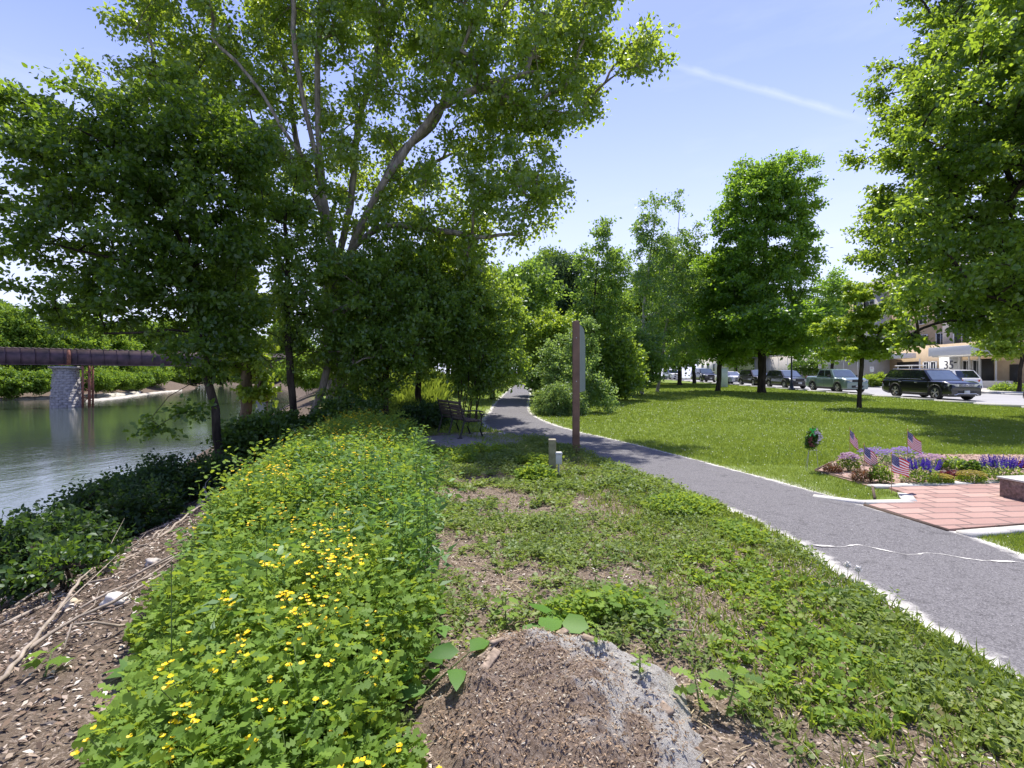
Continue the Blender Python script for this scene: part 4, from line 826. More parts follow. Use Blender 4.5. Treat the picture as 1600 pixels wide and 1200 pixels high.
for a in [('large oval leaved sprig leaning over the back of the stump', 862, 1000, .17, 5, .17, 'round', M['bigleaf'], (0, -.05)),
          ('broad leaved vine tip reaching right towards the stump at the bottom', 640, 1105, .22, 7, .15, 'fold', M['bigleaf'], (.28, .1)),
          ('broad leaved seedling at the bottom left of the stump', 560, 1125, .18, 6, .13, 'round', M['bigleaf'], (.1, .1)),
          ('broad leaved plant above the vine left of the stump', 650, 1030, .2, 7, .12, 'fold', M['bigleaf'], (.12, .1)),
          ('dark leaved nettle at the lower right of the stump', 1135, 1120, .2, 12, .09, 'lobed', M['celandine'], (.05, 0)),
          ('dark leaved nettle touching the bottom right of the stump', 1095, 1110, .16, 9, .085, 'lobed', M['celandine'], (-.03, 0)),
          ('yellow-green leafy clump right behind the top of the stump', 945, 975, .2, 16, .09, 'lobed', M['sprig'], (0, 0)),
          ('yellow-green leafy clump at the back right of the stump', 1010, 985, .17, 14, .085, 'lobed', M['sprig'], (.05, 0)),
          ('upright light green sprig left of the big oval leaves', 790, 985, .2, 13, .075, 'fold', M['sprig'], (0, 0)),
          ('large lobed vine leaves creeping over the mulch at far lower left', 190, 1070, .12, 7, .15, 'maple', M['bigleaf'], (.2, .1)),
          ('lobed vine leaves above the creeping vine at lower left', 300, 1010, .18, 8, .14, 'maple', M['bigleaf'], (.15, .05)),
          ('small lobed vine shoot on the mulch at the left edge', 70, 1060, .1, 5, .10, 'maple', M['sprig'], (-.05, .1)),
          ('lobed vine beside the white rock', 250, 975, .2, 8, .11, 'maple', M['sprig'], (.1, .1)),
          ('tall narrow leaved weed standing alone above the yellow flowers', 300, 960, .62, 34, .10, 'narrow', M['gold'], (0, 0)),
          ('leafy weed with a whorled top near the bench, at the end of the flower mass', 700, 712, .5, 26, .13, 'narrow', M['gold'], (0, 0)),
          ('leafy weed growing in front of the bench', 738, 722, .32, 18, .11, 'narrow', M['gold'], (0, 0))]:
    sprig(*a[:8], lean=a[8])
sprig('small yellow-green sprig growing on top of the stump', 932, 1055, .10, 10, .045, 'lobed', M['sprig'], z=lambda x, y: float(stz(x, y)))
sprig('small bright green sprig rooted in the right side of the stump', 1000, 1090, .09, 10, .04, 'lobed', M['celandine'], z=lambda x, y: float(stz(x, y)))
# dandelion clocks
for px, py, lb in [(1324, 905, 'white dandelion clock beside the path, left one of the two'), (1341, 912, 'white dandelion clock beside the path, right one of the two')]:
    p = gpt(px, py, 0); r = empty('dandelion_clock', p, lb, 'flower'); g = Geo(); g.tube([(0, 0, 0), (.005, 0, .06), (0, 0, .11)], .0022, 5); g.build('stalk', M['stem'], r)
    g = Geo(); d = rdir(260); leaves(g, np.tile([0, 0, .11], (260, 1)), d, rdir(260), .024, 'blade', wid=1.4)
    leaves(g, np.array([0, 0, .11])+d*.021, rdir(260), d, .011, 'quad'); g.build('seed_head', pmat('seed_down', (.72, .70, .66), .9), r)
n = 5000; y = 3.5+22*rng.random(n); x = np.interp(y, PLy, PLx+PLw)+.15+16*rng.random(n)**1.1; ok = ~in_bed(x, y) & (x < 1.05*y+1.5)
x, y = x[ok], y[ok]; g = Geo(); leaves(g, np.stack([x, y, tz(x, y)+.045+.02*rng.random(len(x))], -1), rdir(len(x)), rdir(len(x), 1.5), .010+.0011*y, 'quad')
tag(g.build('lawn_clover_heads', pmat('clover_white', (.62, .62, .56), .9)), 'scattered white clover heads and down specks in the lawn', 'clover', kind='stuff')
#SECTION4
# ------------------------------------------------------------ street, kerbs, court
def strip(name, x0, x1, y0, y1, dz, mat, step=2., dz1=None):
    ys = np.arange(y0, y1+.01, step); g = Geo(); dz1 = dz if dz1 is None else dz1
    g.patch(lambda y, x: (x, y, gz(x, y)+dz), ys, np.linspace(x0, x1, 4), flip=True); o = g.build(name, mat); return tag(o, kind='structure')
M['road'] = pmat('road_surface', (.30, .295, .30), .9, var=.10, vs=.6, bmp=.2, bs=120)
M['conc'] = pmat('concrete', (.52, .50, .46), .9, var=.10, vs=3, bmp=.2)
M['kerb'] = pmat('granite_kerb', (.46, .45, .43), .85, var=.15, vs=20)
strip('road', 23.9, 34.3, -30, 130, .02, M['road'])
g = Geo()
for a in np.arange(-20, 120, 2.4):
    g.box((23.8, a+1.2, gz(23.8, a+1.2)+.03), (.16, 2.385, .16))
tag(g.build('near_kerb', M['kerb']), kind='structure')
g = Geo()
for a in np.arange(-20, 120, 2.4): g.box((34.38, a+1.2, gz(34.4, a+1.2)+.05), (.16, 2.385, .18))
tag(g.build('far_kerb', M['kerb']), kind='structure')
strip('pavement', 34.46, 37.2, -20, 130, .12, M['conc'])
strip('forecourt', 37.2, 46, 20, 62, .10, pmat('forecourt_paving', (.34, .32, .30), .9), step=2)
# thin white parking line marks on the street
mk = pmat('road_paint', (.75, .75, .73), .8)
g = Geo()
for y in (27.4, 34.8, 42.4, 48.6, 54.8): g.patch(lambda yy, x: (x, yy, gz(x, yy)+.026), (y, y+.1), np.linspace(23.95, 26.3, 3), flip=True)
tag(g.build('road_markings', mk), kind='structure')
# street at the far end of the path
g = Geo(); g.patch(lambda x, y: (x, y, gz(x, y)+.03), np.linspace(-30, 23.8, 20), np.linspace(88, 94, 3), flip=False)
tag(g.build('far_street', M['road']), kind='structure')

# brick court
m, nt, out = newmat('brick_pavers'); b_ = N(nt, 'ShaderNodeBsdfPrincipled'); b_.inputs['Roughness'].default_value = .9; v_ = pos(nt)
mp = N(nt, 'ShaderNodeMapping'); mp.inputs['Rotation'].default_value = (0, 0, R(-4)); LK(nt, v_, mp.inputs[0])
bt = N(nt, 'ShaderNodeTexBrick'); LK(nt, mp.outputs[0], bt.inputs['Vector']); bt.inputs['Scale'].default_value = 1; bt.inputs['Brick Width'].default_value = .46; bt.inputs['Row Height'].default_value = .225; bt.inputs['Mortar Size'].default_value = .019
bt.inputs['Color1'].default_value = (.22, .11, .09, 1); bt.inputs['Color2'].default_value = (.40, .25, .205, 1); bt.inputs['Mortar'].default_value = (.07, .045, .038, 1); bt.offset = .5
c = mixc(nt, .30, bt.outputs['Color'], mixc(nt, noise(nt, 1.6, 6, .7, v_), (.22, .125, .11), (.52, .37, .33))); c = mixc(nt, ramp(nt, noise(nt, 70, 4, .8, v_), [(.58, (0, 0, 0)), (.7, (.5, .5, .5))]), c, (.55, .47, .44))
LK(nt, c, b_.inputs['Base Color']); LK(nt, bump(nt, bt.outputs['Fac'], -.5, .01), b_.inputs['Normal']); LK(nt, b_.outputs[0], out.inputs[0]); M['brick'] = m
def poly(name, pts, z0, z1, mat):
    """flat slab from a ground outline: top sheet plus skirt"""
    g = Geo(); n = len(pts); top = [(x, y, gz(x, y)+z1) for x, y in pts]; c = np.mean(top, 0); c[2] = gz(c[0], c[1])+z1
    g.add(top+[c], [(i, (i+1) % n, n) for i in range(n)]); bot = [(x, y, gz(x, y)+z0) for x, y in pts]
    g.add(top+bot, [(i, n+i, n+(i+1) % n, (i+1) % n) for i in range(n)]); return tag(g.build(name, mat), kind='structure')
poly('brick_court', [(4.40, 6.14), (4.52, 5.15), (5.56, 5.36), (7.5, 5.25), (12, 5.1), (12, 7.55), (7.6, 7.42), (5.38, 7.10), (5.3, 6.5)], -.05, .035, M['brick'])
M['lime'] = pmat('white_edging_stone', (.54, .52, .48), .9, var=.12, vs=9, bmp=.4)
g = Geo()
def edging(pts, w, h, L=.42):
    pts = np.array(pts, float); 
    for a, b in zip(pts[:-1], pts[1:]):
        n = max(1, int(np.linalg.norm(b-a)/L)); rz = math.atan2(*(b-a)[::-1])
        for k in range(n):
            c = a+(b-a)*(k+.5)/n; g.box((c[0], c[1], gz(*c)+h/2+.0), (np.linalg.norm(b-a)/n-.008, w*rng.uniform(.92, 1.05), h+.03*rng.random()*.3), rz)
edging([(4.0, 6.62), (4.45, 6.28), (5.05, 6.32), (5.32, 6.75)], .15, .035); edging([(5.2, 7.2), (7.7, 7.58), (12, 7.7)], .15, .035); edging([(4.55, 5.02), (5.6, 5.24), (7.6, 5.13)], .14, .035)
tag(g.build('court_edging', M['lime']), kind='structure')
# dark timber rim between path and court and round the bed
g = Geo(); rim = pmat('dark_rim', (.09, .06, .045), .9)
for pts in ([(4.36, 6.16), (4.49, 5.13)], [(6.0, 9.3), (5.15, 8.45), (5.28, 7.3)], [(5.28, 7.3), (4.75, 6.52)]):
    a, b = map(np.array, pts[:2]) if len(pts) == 2 else (None, None)
    P3 = [np.array(p) for p in pts]
    for a, b in zip(P3[:-1], P3[1:]): c = (a+b)/2; g.box((c[0], c[1], gz(*c)+.012), (np.linalg.norm(b-a), .03, .05), math.atan2(*(b-a)[::-1]))
tag(g.build('bed_rim', rim), kind='structure')
poly('mulch_bed', [(5.2, 7.27), (5.15, 8.42), (6.05, 9.35), (6.7, 10.0), (9, 10.2), (13, 10.1), (13, 7.8), (7.7, 7.66)], -.05, .02, pmat('bed_mulch', (.33, .22, .18), .95, var=.5, vs=40, bmp=.8))
n = 5000; x, y = rng.uniform(5.2, 11, n), rng.uniform(7.4, 10, n); ok = x > np.interp(y, [7.3, 8.4, 10], [5.3, 5.25, 6.6]); litter(n, x[ok], y[ok]+0, .035, .05, M['litter'], 'bed_wood_chips', 'tan wood chips covering the flower bed', zfn=lambda x, y: tz(x, y)+.02)
# crack across the path filled with white down
g = Geo(); cp = smooth_line(np.array([(2.72, 4.72, 0), (3.02, 4.62, 0), (3.25, 4.66, 0), (3.5, 4.42, 0), (3.75, 4.45, 0), (4.02, 4.28, 0), (4.3, 4.24, 0), (4.42, 4.1, 0)]), 90)
L_ = []
for k, p in enumerate(cp):
    w = .002+.020*max(0, noise2(p[0], p[1], 14, 50)*1.6+.12*math.sin(k*2.7)+.18*math.sin(k*1.3)+.12); q = p[:2]+np.array([.0, .02])*noise2(p[0]*3, p[1]*3, 8, 51); L_.append([(q[0], q[1]-w, gz(q[0], q[1])+.0325), (q[0], q[1]+w, gz(q[0], q[1])+.0325)])
g.add(np.array(L_).reshape(-1, 3), [(2*k, 2*k+2, 2*k+3, 2*k+1) for k in range(len(cp)-1)])
tag(g.build('path_crack', pmat('cotton_down', (.66, .64, .60), .95, var=.3, vs=60)), kind='structure')
# gravel apron by the bench
g = Geo(); pts = []
for k in range(40):
    a = k/40*6.283; r = 1+.1*math.sin(5*a)+.07*math.sin(9*a+1); pts.append((-.95+1.5*r*math.cos(a)+.25*max(0, math.cos(a)), 12.5+1.6*r*math.sin(a)))
m_g = pmat('gravel', (.21, .19, .18), .95, var=.3, vs=30, bmp=.8, bs=90)
V = [(-.95, 12.7, gz(-.95, 12.7)+.012)]+[(-.95+(x+.95)*f, 12.7+(y-12.7)*f, gz(-.95+(x+.95)*f, 12.7+(y-12.7)*f)+.016-.03*(f == 1)) for f in (.3, .6, .85, 1) for x, y in pts]
F = [(1+(r+0)*40+k, 1+(r+1)*40+k, 1+(r+1)*40+(k+1) % 40, 1+r*40+(k+1) % 40) for r in range(3) for k in range(40)]
g.add(V, F); g.add([V[0]]+V[1:41], [(0, 1+k, 1+(k+1) % 40) for k in range(40)]); tag(g.build('gravel_patch', m_g), kind='structure')

# ------------------------------------------------------------ furniture
M['timber'] = pmat('brown_timber', (.17, .10, .066), .8, var=.3, vs=4, bmp=.4, bs=30)
M['grey'] = pmat('grey_board', (.22, .26, .25), .7, var=.08)
M['black'] = pmat('black_metal', (.012, .012, .014), .45, var=.1)
M['navy'] = pmat('navy_metal', (.012, .016, .04), .4, var=.1)
M['white'] = pmat('white_paint', (.78, .78, .76), .6, var=.05)
M['chrome'] = pmat('chrome', (.75, .75, .76), .18, 1, var=.02)
M['steel'] = pmat('grey_metal', (.42, .42, .41), .5, .3, var=.1)
M['slat'] = pmat('bench_slat', (.085, .06, .045), .7, var=.3, vs=10)
def post_sign():
    x, y = 100/FPX*10.35, 10.35; z = gz(x, y); r = empty('trail_sign', (x, y, z), 'tall brown timber sign post with a rounded grey-green board seen edge-on beside the path', 'sign')
    g = Geo(); g.box((0, 0, 1.34), (.14, .14, 2.78)); g.box((0, 0, 2.745), (.13, .13, .03), taper=.7); g.build('post', M['timber'], r, bevel=.008)
    d = np.array([.30, 1.15]); d /= np.linalg.norm(d); n2 = np.array([d[1], -d[0]])
    L = 1.12; prof = [(0, 1.27), (L, 1.27), (L, 2.25)]+[(L-.42+.42*math.cos(a), 2.25+.43*math.sin(a)) for a in np.linspace(.15, 1.571, 9)]+[(0, 2.70)]
    g = Geo(); V = []
    for s in (-.028, .028):
        for (u, z_) in prof: p = d*(u+.065)+n2*(s+.035); V.append((p[0], p[1], z_))
    k = len(prof); c0 = len(V)
    g.add(V, [(i, (i+1) % k, k+(i+1) % k, k+i) for i in range(k)])
    for s in (0, 1):
        vv = V[s*k:(s+1)*k]; c = np.mean(vv, 0); g.add(vv+[c], [(i, (i+1) % k, k) if s == 0 else ((i+1) % k, i, k) for i in range(k)])
    g.build('board', M['grey'], r)
    for zz in (1.5, 2.4): g = Geo(); g.box((0.0, -.066, zz), (.022, .01, .022)); g.build('bolt', M['steel'], r)
post_sign()
x, y = 63/FPX*8.05, 8.05; r = empty('short_post', (x, y, gz(x, y)), 'short weathered greenish timber post standing in the weeds before the tall sign', 'post')
g = Geo(); g.box((0, 0, .28), (.115, .115, .64)); g.build('post', pmat('mossy_timber', (.22, .21, .12), .9, var=.4, vs=8, bmp=.5), r, bevel=.01)
g = Geo(); g.box((0, 0, .612), (.125, .125, .02), taper=.85); g.build('post_cap', pmat('worn_cap', (.36, .32, .22), .9), r)
g = Geo(); g.box((.10, -.02, .30), (.10, .09, .16)); g.box((.10, -.02, .40), (.12, .11, .035), taper=.85); eb = g.build('outlet_box', pmat('outlet_grey', (.50, .50, .47), .6), r, bevel=.008)
g = Geo(); g.tube([(.10, -.02, .22), (.10, -.02, -.05)], .014, 8); g.build('conduit', M['steel'], r)

def bench():
    # local: x = length (0..1.8), y = forward (seat faces +y)
    r = empty('park_bench', (-1.18, 12.65, gz(-1.2, 13.3)+.01), 'black framed slatted park bench facing the path, seen from behind', 'bench', rz=R(117))
    r.rotation_euler = (0, 0, R(117)); g = Geo()
    for k in range(3): g.box((.9, -.10-.14*k, .45-.004*k), (1.76, .115, .03)) if False else None
    for k in range(4): g.box((.9, -.07-.115*k, .455-.006*k), (1.78, .095, .03))
    g.build('seat', M['slat'], r)
    g = Geo()
    for k in range(5): g.box((.9, .04+.022*k, .56+.085*k), (1.78, .028, .07))
    g.build('backrest', M['slat'], r)
    for xx in (.04, .9, 1.76):
        g = Geo(); g.tube([(xx, .16, .98), (xx, .10, .75), (xx, .03, .48), (xx, .02, .42), (xx, .08, .2), (xx, .14, 0)], [.016, .02, .024, .024, .022, .03], 8)
        g.tube([(xx, .02, .43), (xx, -.25, .425), (xx, -.45, .435), (xx, -.47, .38), (xx, -.42, .2), (xx, -.50, 0)], [.022, .02, .022, .024, .02, .028], 8); g.box((xx, .14, .012), (.06, .12, .024)); g.box((xx, -.5, .012), (.06, .12, .024))
        if xx != .9:
            g.tube([(xx, .09, .70), (xx, -.15, .70), (xx, -.40, .69), (xx, -.50, .66), (xx, -.53, .61), (xx, -.49, .58), (xx, -.45, .61)], .02, 8); g.tube([(xx, -.40, .68), (xx, -.46, .55), (xx, -.45, .44)], .018, 8)
            g.tube([(xx, -.12, .69), (xx, -.2, .6), (xx, -.12, .52), (xx, -.05, .58)], .012, 6)
        g.build('end_frame' if xx != .9 else 'middle_frame', M['black'], r, smooth=True)
bench()
# lamp post
x, y = 23.3, 41.5; r = empty('street_lamp', (x, y, gz(x, y)), 'dark blue street lamp with its head hidden in the maple leaves, on the lawn edge', 'lamp post')
g = Geo(); g.lathe([(0, 0), (.30, 0), (.30, .10), (.17, .16), (.13, .5), (.10, .62), (.075, .7), (.065, 2.0), (.055, 3.3), (.09, 3.34), (.05, 3.4), (.05, 3.46), (0, 3.46)], 16); g.build('pole', M['navy'], r, smooth=True)
g = Geo(); g.lathe([(.08, 3.46), (.16, 3.5), (.21, 3.7), (.20, 3.9), (.12, 4.05), (0, 4.1)], 14); g.build('lantern', pmat('frosted_glass', (.55, .55, .52), .3), r, smooth=True)
g = Geo(); g.lathe([(.22, 3.86), (.14, 4.08), (.05, 4.16), (.03, 4.28), (0, 4.30)], 14); g.build('lantern_cap', M['navy'], r, smooth=True)
g = Geo(); g.box((.42, 0, 2.95), (.5, .02, .8)); g.build('banner', M['navy'], r)
# parking signs
for k, (px, X, zt, lb) in enumerate([(1253, 35.2, 2.3, 'small white parking sign above the roof of the nearer dark crossover'), (1281, 35.2, 2.2, 'narrow white parking sign left of the green pickup roof'), (1362, 35.2, 1.9, 'white parking sign on a post between the pickup and the black car')]):
    Y = X*FPX/(px-800); z = gz(X, Y)+.1; r = empty('parking_sign', (X, Y, z), lb, 'sign', rz=R(-25), group='parking signs across the street')
    g = Geo(); g.tube([(0, 0, 0), (0, 0, zt)], .03, 8); g.build('pole', M['steel'], r)
    g = Geo(); g.box((0, -.045, zt-.28), (.32 if k else .5, .02, .5)); g.build('sign_plate', M['white'], r, bevel=.005)
    g = Geo(); g.box((0, -.058, zt-.16), (.2, .004, .05)); g.build('sign_print', pmat('sign_ink', (.35, .06, .05), .6), r)
# white-green cabinet at the far kerb
X = 331/FPX*47; r = empty('utility_cabinet', (X, 47, gz(X, 47)), 'pale ribbed utility cabinet beside the small lawn maple trunk', 'cabinet')
g = Geo(); g.box((0, 0, .9), (.58, .45, 1.8)); g.build('body', pmat('pale_green_paint', (.50, .58, .54), .6), r, bevel=.01)
g = Geo()
for k in range(6): g.box((-.24+.096*k, -.235, .95), (.03, .02, 1.6))
g.build('rib', M['white'], r); g = Geo(); g.box((0, 0, 1.83), (.66, .53, .06)); g.build('top', M['steel'], r)
# granite block at the right edge
r = empty('granite_block', (7.02, 6.42, gz(6.7, 6.4)+.03), 'rough brown granite block with a pale top at the right edge of the brick court', 'stone block', rz=R(6))
g = Geo(); g.box((0, 0, .115), (1.15, .42, .25)); g.build('block', pmat('rough_granite', (.20, .135, .12), .9, var=.5, vs=30, bmp=1, bs=70), r, bevel=.012)
g = Geo(); g.box((0, 0, .255), (1.19, .46, .028)); g.build('top_slab', pmat('pale_granite', (.5, .49, .47), .6, var=.12, vs=50), r, bevel=.006)

# ------------------------------------------------------------ flags
M['red'] = pmat('flag_red', (.55, .02, .03), .8, var=.05); M['fwhite'] = pmat('flag_white', (.78, .77, .76), .8, var=.03); M['fblue'] = pmat('flag_blue', (.03, .035, .16), .8, var=.05); M['gold2'] = pmat('gilt', (.6, .42, .1), .4, .6)
def flag(label, px, Y, hstick, fw, fh, droop, ph, swing=.1, rz=0):
    x = (px-800)/FPX*Y; r = empty('small_flag', (x, Y, gz(x, Y)), label, 'flag', rz=rz, group='small flags in the flower bed')
    g = Geo(); g.tube([(0, 0, -.03), (.0, 0, hstick)], .0045, 7); g.build('stick', pmat('stick_wood', (.42, .26, .13), .7), r)
    g = Geo(); g.lathe([(0, hstick+.03), (.006, hstick+.02), (.010, hstick+.008), (.006, hstick-.004), (0, hstick-.006)], 8); g.build('finial', M['gold2'], r)
    def fp(u, v, off=0):    # u along the fly, v down the hoist
        z = hstick-.012-v*fh-droop*u**.8*fw; xx = u*fw*math.sqrt(max(.05, 1-droop**2*.8)); yy = .022*math.sin(u*7+ph+v*1.5)*u**.5*1.2+swing*u*fw
        return (xx+.005, yy+off, z+.01*math.sin(v*5+u*4))
    for s in range(13):
        g = Geo() if s < 2 else g
    gr, gw = Geo(), Geo()
    for s in range(13):
        u0 = .4 if s < 7 else 0; us = np.linspace(u0, 1, 12); (gr if s % 2 == 0 else gw).patch(lambda u, v: fp(u, v), us, (s/13, (s+1)/13))
    gb = Geo(); gb.patch(lambda u, v: fp(u, v), np.linspace(0, .4, 6), np.linspace(0, 7/13, 5))
    cl = gr.build('red_stripes', M['red'], r); gw.build('white_stripes', M['fwhite'], r); cn = gb.build('canton', M['fblue'], r)
    gs_ = Geo()
    for i in range(9):
        for j in range(6 if i % 2 == 0 else 5):
            u = .4*((j+(.5 if i % 2 == 0 else 1))/6); v = 7/13*(i+.7)/9.4
            for off in (-.002, .002):
                c = np.array(fp(u, v, off)); gs_.add([c+np.array([.0045*math.cos(a)*(1 if q % 2 == 0 else .45), 0, .0045*math.sin(a)*(1 if q % 2 == 0 else .45)]) for q, a in enumerate(np.linspace(0, 6.283, 11)[:-1])]+[c], [(q, (q+1) % 10, 10) for q in range(10)])
    gs_.build('stars', M['fwhite'], cn)
flag('nearest small flag, its stick at the corner of the white edging', 1393, 6.80, .56, .28, .22, .38, 0, .05)
flag('small flag drooping over the purple flowers behind the nearest flag, at left', 1350, 7.55, .58, .28, .22, .62, 1, .1)
flag('small flag hanging limp at the back left of the bed', 1328, 9.1, .66, .22, .22, .8, 2, .1)
flag('small flag rising behind the left purple salvia', 1418, 8.3, .72, .28, .22, .62, 3, .1)

# wreath on a wire stand
x, y = 470/FPX*8.45, 8.45; r = empty('memorial_wreath', (x, y, gz(x, y)), 'dark oval wreath with a green ribbon and pale flowers on a thin wire stand', 'wreath')
g = Geo(); q = 3600; a = rng.uniform(0, 6.283, q); b2 = rng.uniform(0, 6.283, q); rr_ = .05*rng.random(q)**.5
fil = rng.random(q)**.5; cx = (.085*fil+rr_*np.cos(b2))*np.cos(a); cz = (.145*fil+rr_*np.cos(b2))*np.sin(a); pp = np.stack([cx+.25*cz, rr_*np.sin(b2)*1.3, .56+cz], -1)
leaves(g, pp, rdir(q)+np.stack([np.cos(a), 0*a, np.sin(a)], -1)*.7, rdir(q), .03, 'fold'); g.build('foliage_ring', M['dark'], r)
for nm, col, cnt, a0, a1 in [('pale_flowers', (.62, .56, .58), 26, -.5, 2.2), ('red_flowers', (.14, .035, .03), 22, 2.2, 4.6)]:
    g = Geo(); a = rng.uniform(a0, a1, cnt); c = np.stack([.075*np.cos(a)+.25*.13*np.sin(a), -.06+0*a, .56+.12*np.sin(a)], -1)+rng.normal(size=(cnt, 3))*np.array([.02, .008, .02])
    c6 = np.repeat(c, 6, 0); an = np.tile(np.arange(6)*1.047, cnt); leaves(g, c6, np.stack([np.cos(an), np.full(len(an), -.4), np.sin(an)], -1), np.tile([0, -1, .2], (len(an), 1)), .02, 'petal'); g.build(nm, pmat(nm+'_petal', col, .8), r)
g = Geo()
for s in (-1, 1):
    g.patch(lambda u, v: (-.04+s*.05*math.sin(u*3.1), -.07+.012*math.sin(v*3)-.02*math.sin(u*6), .69+.035*math.sin(u*3.14+.3)+(v-.5)*.03+.02*u), np.linspace(0, 1, 12), (0, .5, 1))
    g.patch(lambda u, v: (-.05+s*.04*u+(v-.5)*.02, -.075-.01*math.sin(u*7), .69-.08*u), np.linspace(0, 1, 8), (0, .5, 1))
g.build('green_ribbon', pmat('ribbon', (.05, .50, .08), .5), r)
g = Geo()
for p in ([(-.09, .02, 0), (-.02, .02, .7)], [(.11, .02, 0), (.04, .02, .7)], [(.02, .25, 0), (.01, .03, .68)]): g.tube(p, .004, 6)
g.tube([(-.06, .0, .36), (.09, .0, .36)], .004, 6); g.build('wire_stand', M['steel'], r)

# ------------------------------------------------------------ flower bed plants
def bedplant(name, label, px, py, rx, h, leafm, n, ls, tpl, fl=None, spikes=0, ry=None, group=None):
    p = gpt(px, py, 0); Y = p[1]; rx = rx*Y/FPX; ry = ry or rx*.8
    r = empty(name, p, label, 'plant', group=group); g = Geo(); a = rng.uniform(0, 6.283, n); q = np.sqrt(rng.random(n)); x = rx*q*np.cos(a); y = ry*q*np.sin(a)
    zz = h*(.15+.75*rng.random(n)*np.sqrt(np.clip(1-q*q*.8, 0, 1))); pp = np.stack([x, y, zz], -1)
    leaves(g, pp, np.stack([np.cos(a), np.sin(a), .5+0*a], -1)+rng.normal(size=pp.shape)*.6, np.array([0, -.2, 1])+rng.normal(size=pp.shape)*.5, ls*rng.uniform(.7, 1.2, n), tpl); g.build('leaves', leafm, r)
    g = Geo()
    for k in range(14): a_ = k*2.4; g.tube([(0, 0, 0), (rx*.4*math.cos(a_), ry*.4*math.sin(a_), h*.4), (rx*.65*math.cos(a_), ry*.65*math.sin(a_), h*.75)], .003, 4)
    g.build('stems', M['stem'], r)
    if fl and spikes:
        g = Geo()
        for k in range(spikes):
            a_ = rng.uniform(0, 6.283); q_ = math.sqrt(rng.random()); b3 = np.array([rx*.95*q_*math.cos(a_), ry*.9*q_*math.sin(a_), h*(.62+.12*rng.random())]); t3 = b3+np.array([.05*math.cos(a_)*q_, .05*math.sin(a_)*q_, h*.42])
            g.tube([b3, t3], [.0025, .0015], 3, cap=False); m3 = 34; tt = rng.random(m3); c = b3+(t3-b3)*tt[:, None]; an = rng.uniform(0, 6.283, m3)
            leaves(g, c, np.stack([np.cos(an), np.sin(an), .5+0*an], -1), rdir(m3), .017*(1.15-tt*.7), 'petal')
        g.build('flower_spikes', fl, r)
    elif fl:
        g = Geo(); m3 = 240; a = rng.uniform(0, 6.283, m3); q = np.sqrt(rng.random(m3)); c = np.stack([rx*q*np.cos(a), ry*q*np.sin(a), h*(.55+.5*np.sqrt(np.clip(1-q*q*.8, 0, 1)))*rng.uniform(.8, 1.08, m3)], -1)
        c5 = np.repeat(c, 5, 0); an = np.tile(np.arange(5)*1.257, m3)+np.repeat(rng.random(m3)*6, 5); leaves(g, c5, np.stack([np.cos(an), np.sin(an), .3+0*an], -1), np.array([0, -.4, 1])+rng.normal(size=(5*m3, 3))*.3, .017, 'petal'); g.build('blossoms', fl, r)
def petal(nm, c): return leafmat(nm, tuple(q*.75 for q in c), c, tuple(min(1, q*1.1) for q in c), .35, .02, .6)
pv_, pl_, pk_, py_ = petal('violet_petal', (.10, .055, .50)), petal('lilac_petal', (.38, .25, .66)), petal('mauve_petal', (.50, .33, .52)), petal('bed_yellow_petal', (.42, .34, .06))
rd_ = leafmat('russet_leaf', (.09, .045, .03), (.20, .12, .06), (.3, .12, .05), .3, .03, .5); wine = leafmat('wine_leaf', (.06, .012, .022), (.15, .03, .05), (.3, .05, .06), .3, .03, .5)
bedplant('salvia', 'deep violet flower spikes on the clump left of centre in the bed', 1437, 757, 27, .34, M['under'], 900, .035, 'fold', pv_, 80)
bedplant('salvia', 'deep violet flower spikes on the clump near the right picture edge', 1565, 755, 26, .36, M['under'], 900, .035, 'fold', pv_, 75)
bedplant('catmint', 'lilac flowered clump behind the left flags', 1368, 728, 26, .30, M['shrub'], 800, .03, 'fold', pl_)
bedplant('catmint', 'purple flowered clump below the rising flag behind the violet salvia', 1412, 727, 26, .30, M['shrub'], 800, .03, 'fold', pl_)
bedplant('phlox', 'pinkish mauve flowers right behind the left salvia', 1455, 733, 22, .24, M['shrub'], 600, .028, 'fold', pk_)
bedplant('barberry', 'small round russet shrub at the left tip of the bed', 1301, 740, 13, .20, rd_, 700, .022, 'round')
bedplant('leafy_perennial', 'dark green leafy plant between the russet shrub and the catmint', 1326, 738, 15, .30, M['under'], 500, .04, 'fold', pk_)
bedplant('leafy_perennial', 'bushy russet and green plant around the drooping flag', 1347, 755, 14, .24, rd_, 600, .03, 'fold')
bedplant('leafy_perennial', 'bright green upright plant just left of the nearest flag', 1376, 757, 16, .34, M['celandine'], 620, .04, 'fold')
bedplant('leafy_perennial', 'dark green foliage plant in the middle of the bed', 1487, 735, 20, .26, M['under'], 600, .045, 'fold')
bedplant('leafy_perennial', 'low broad green plant left of the right salvia', 1520, 737, 17, .20, M['dark'], 450, .05, 'round')
bedplant('coral_bells', 'wine red leaved plant in the middle of the bed', 1487, 748, 17, .13, wine, 420, .035, 'round')
bedplant('coral_bells', 'wine red plant cut by the right picture edge', 1598, 735, 9, .16, wine, 260, .04, 'round')
bedplant('stonecrop', 'low yellow-green plant right of the left salvia', 1470, 757, 17, .14, M['young'], 520, .025, 'round', py_)
bedplant('stonecrop', 'low yellow and orange flecked plant left of the right salvia', 1518, 756, 20, .18, M['young'], 600, .025, 'round', py_)

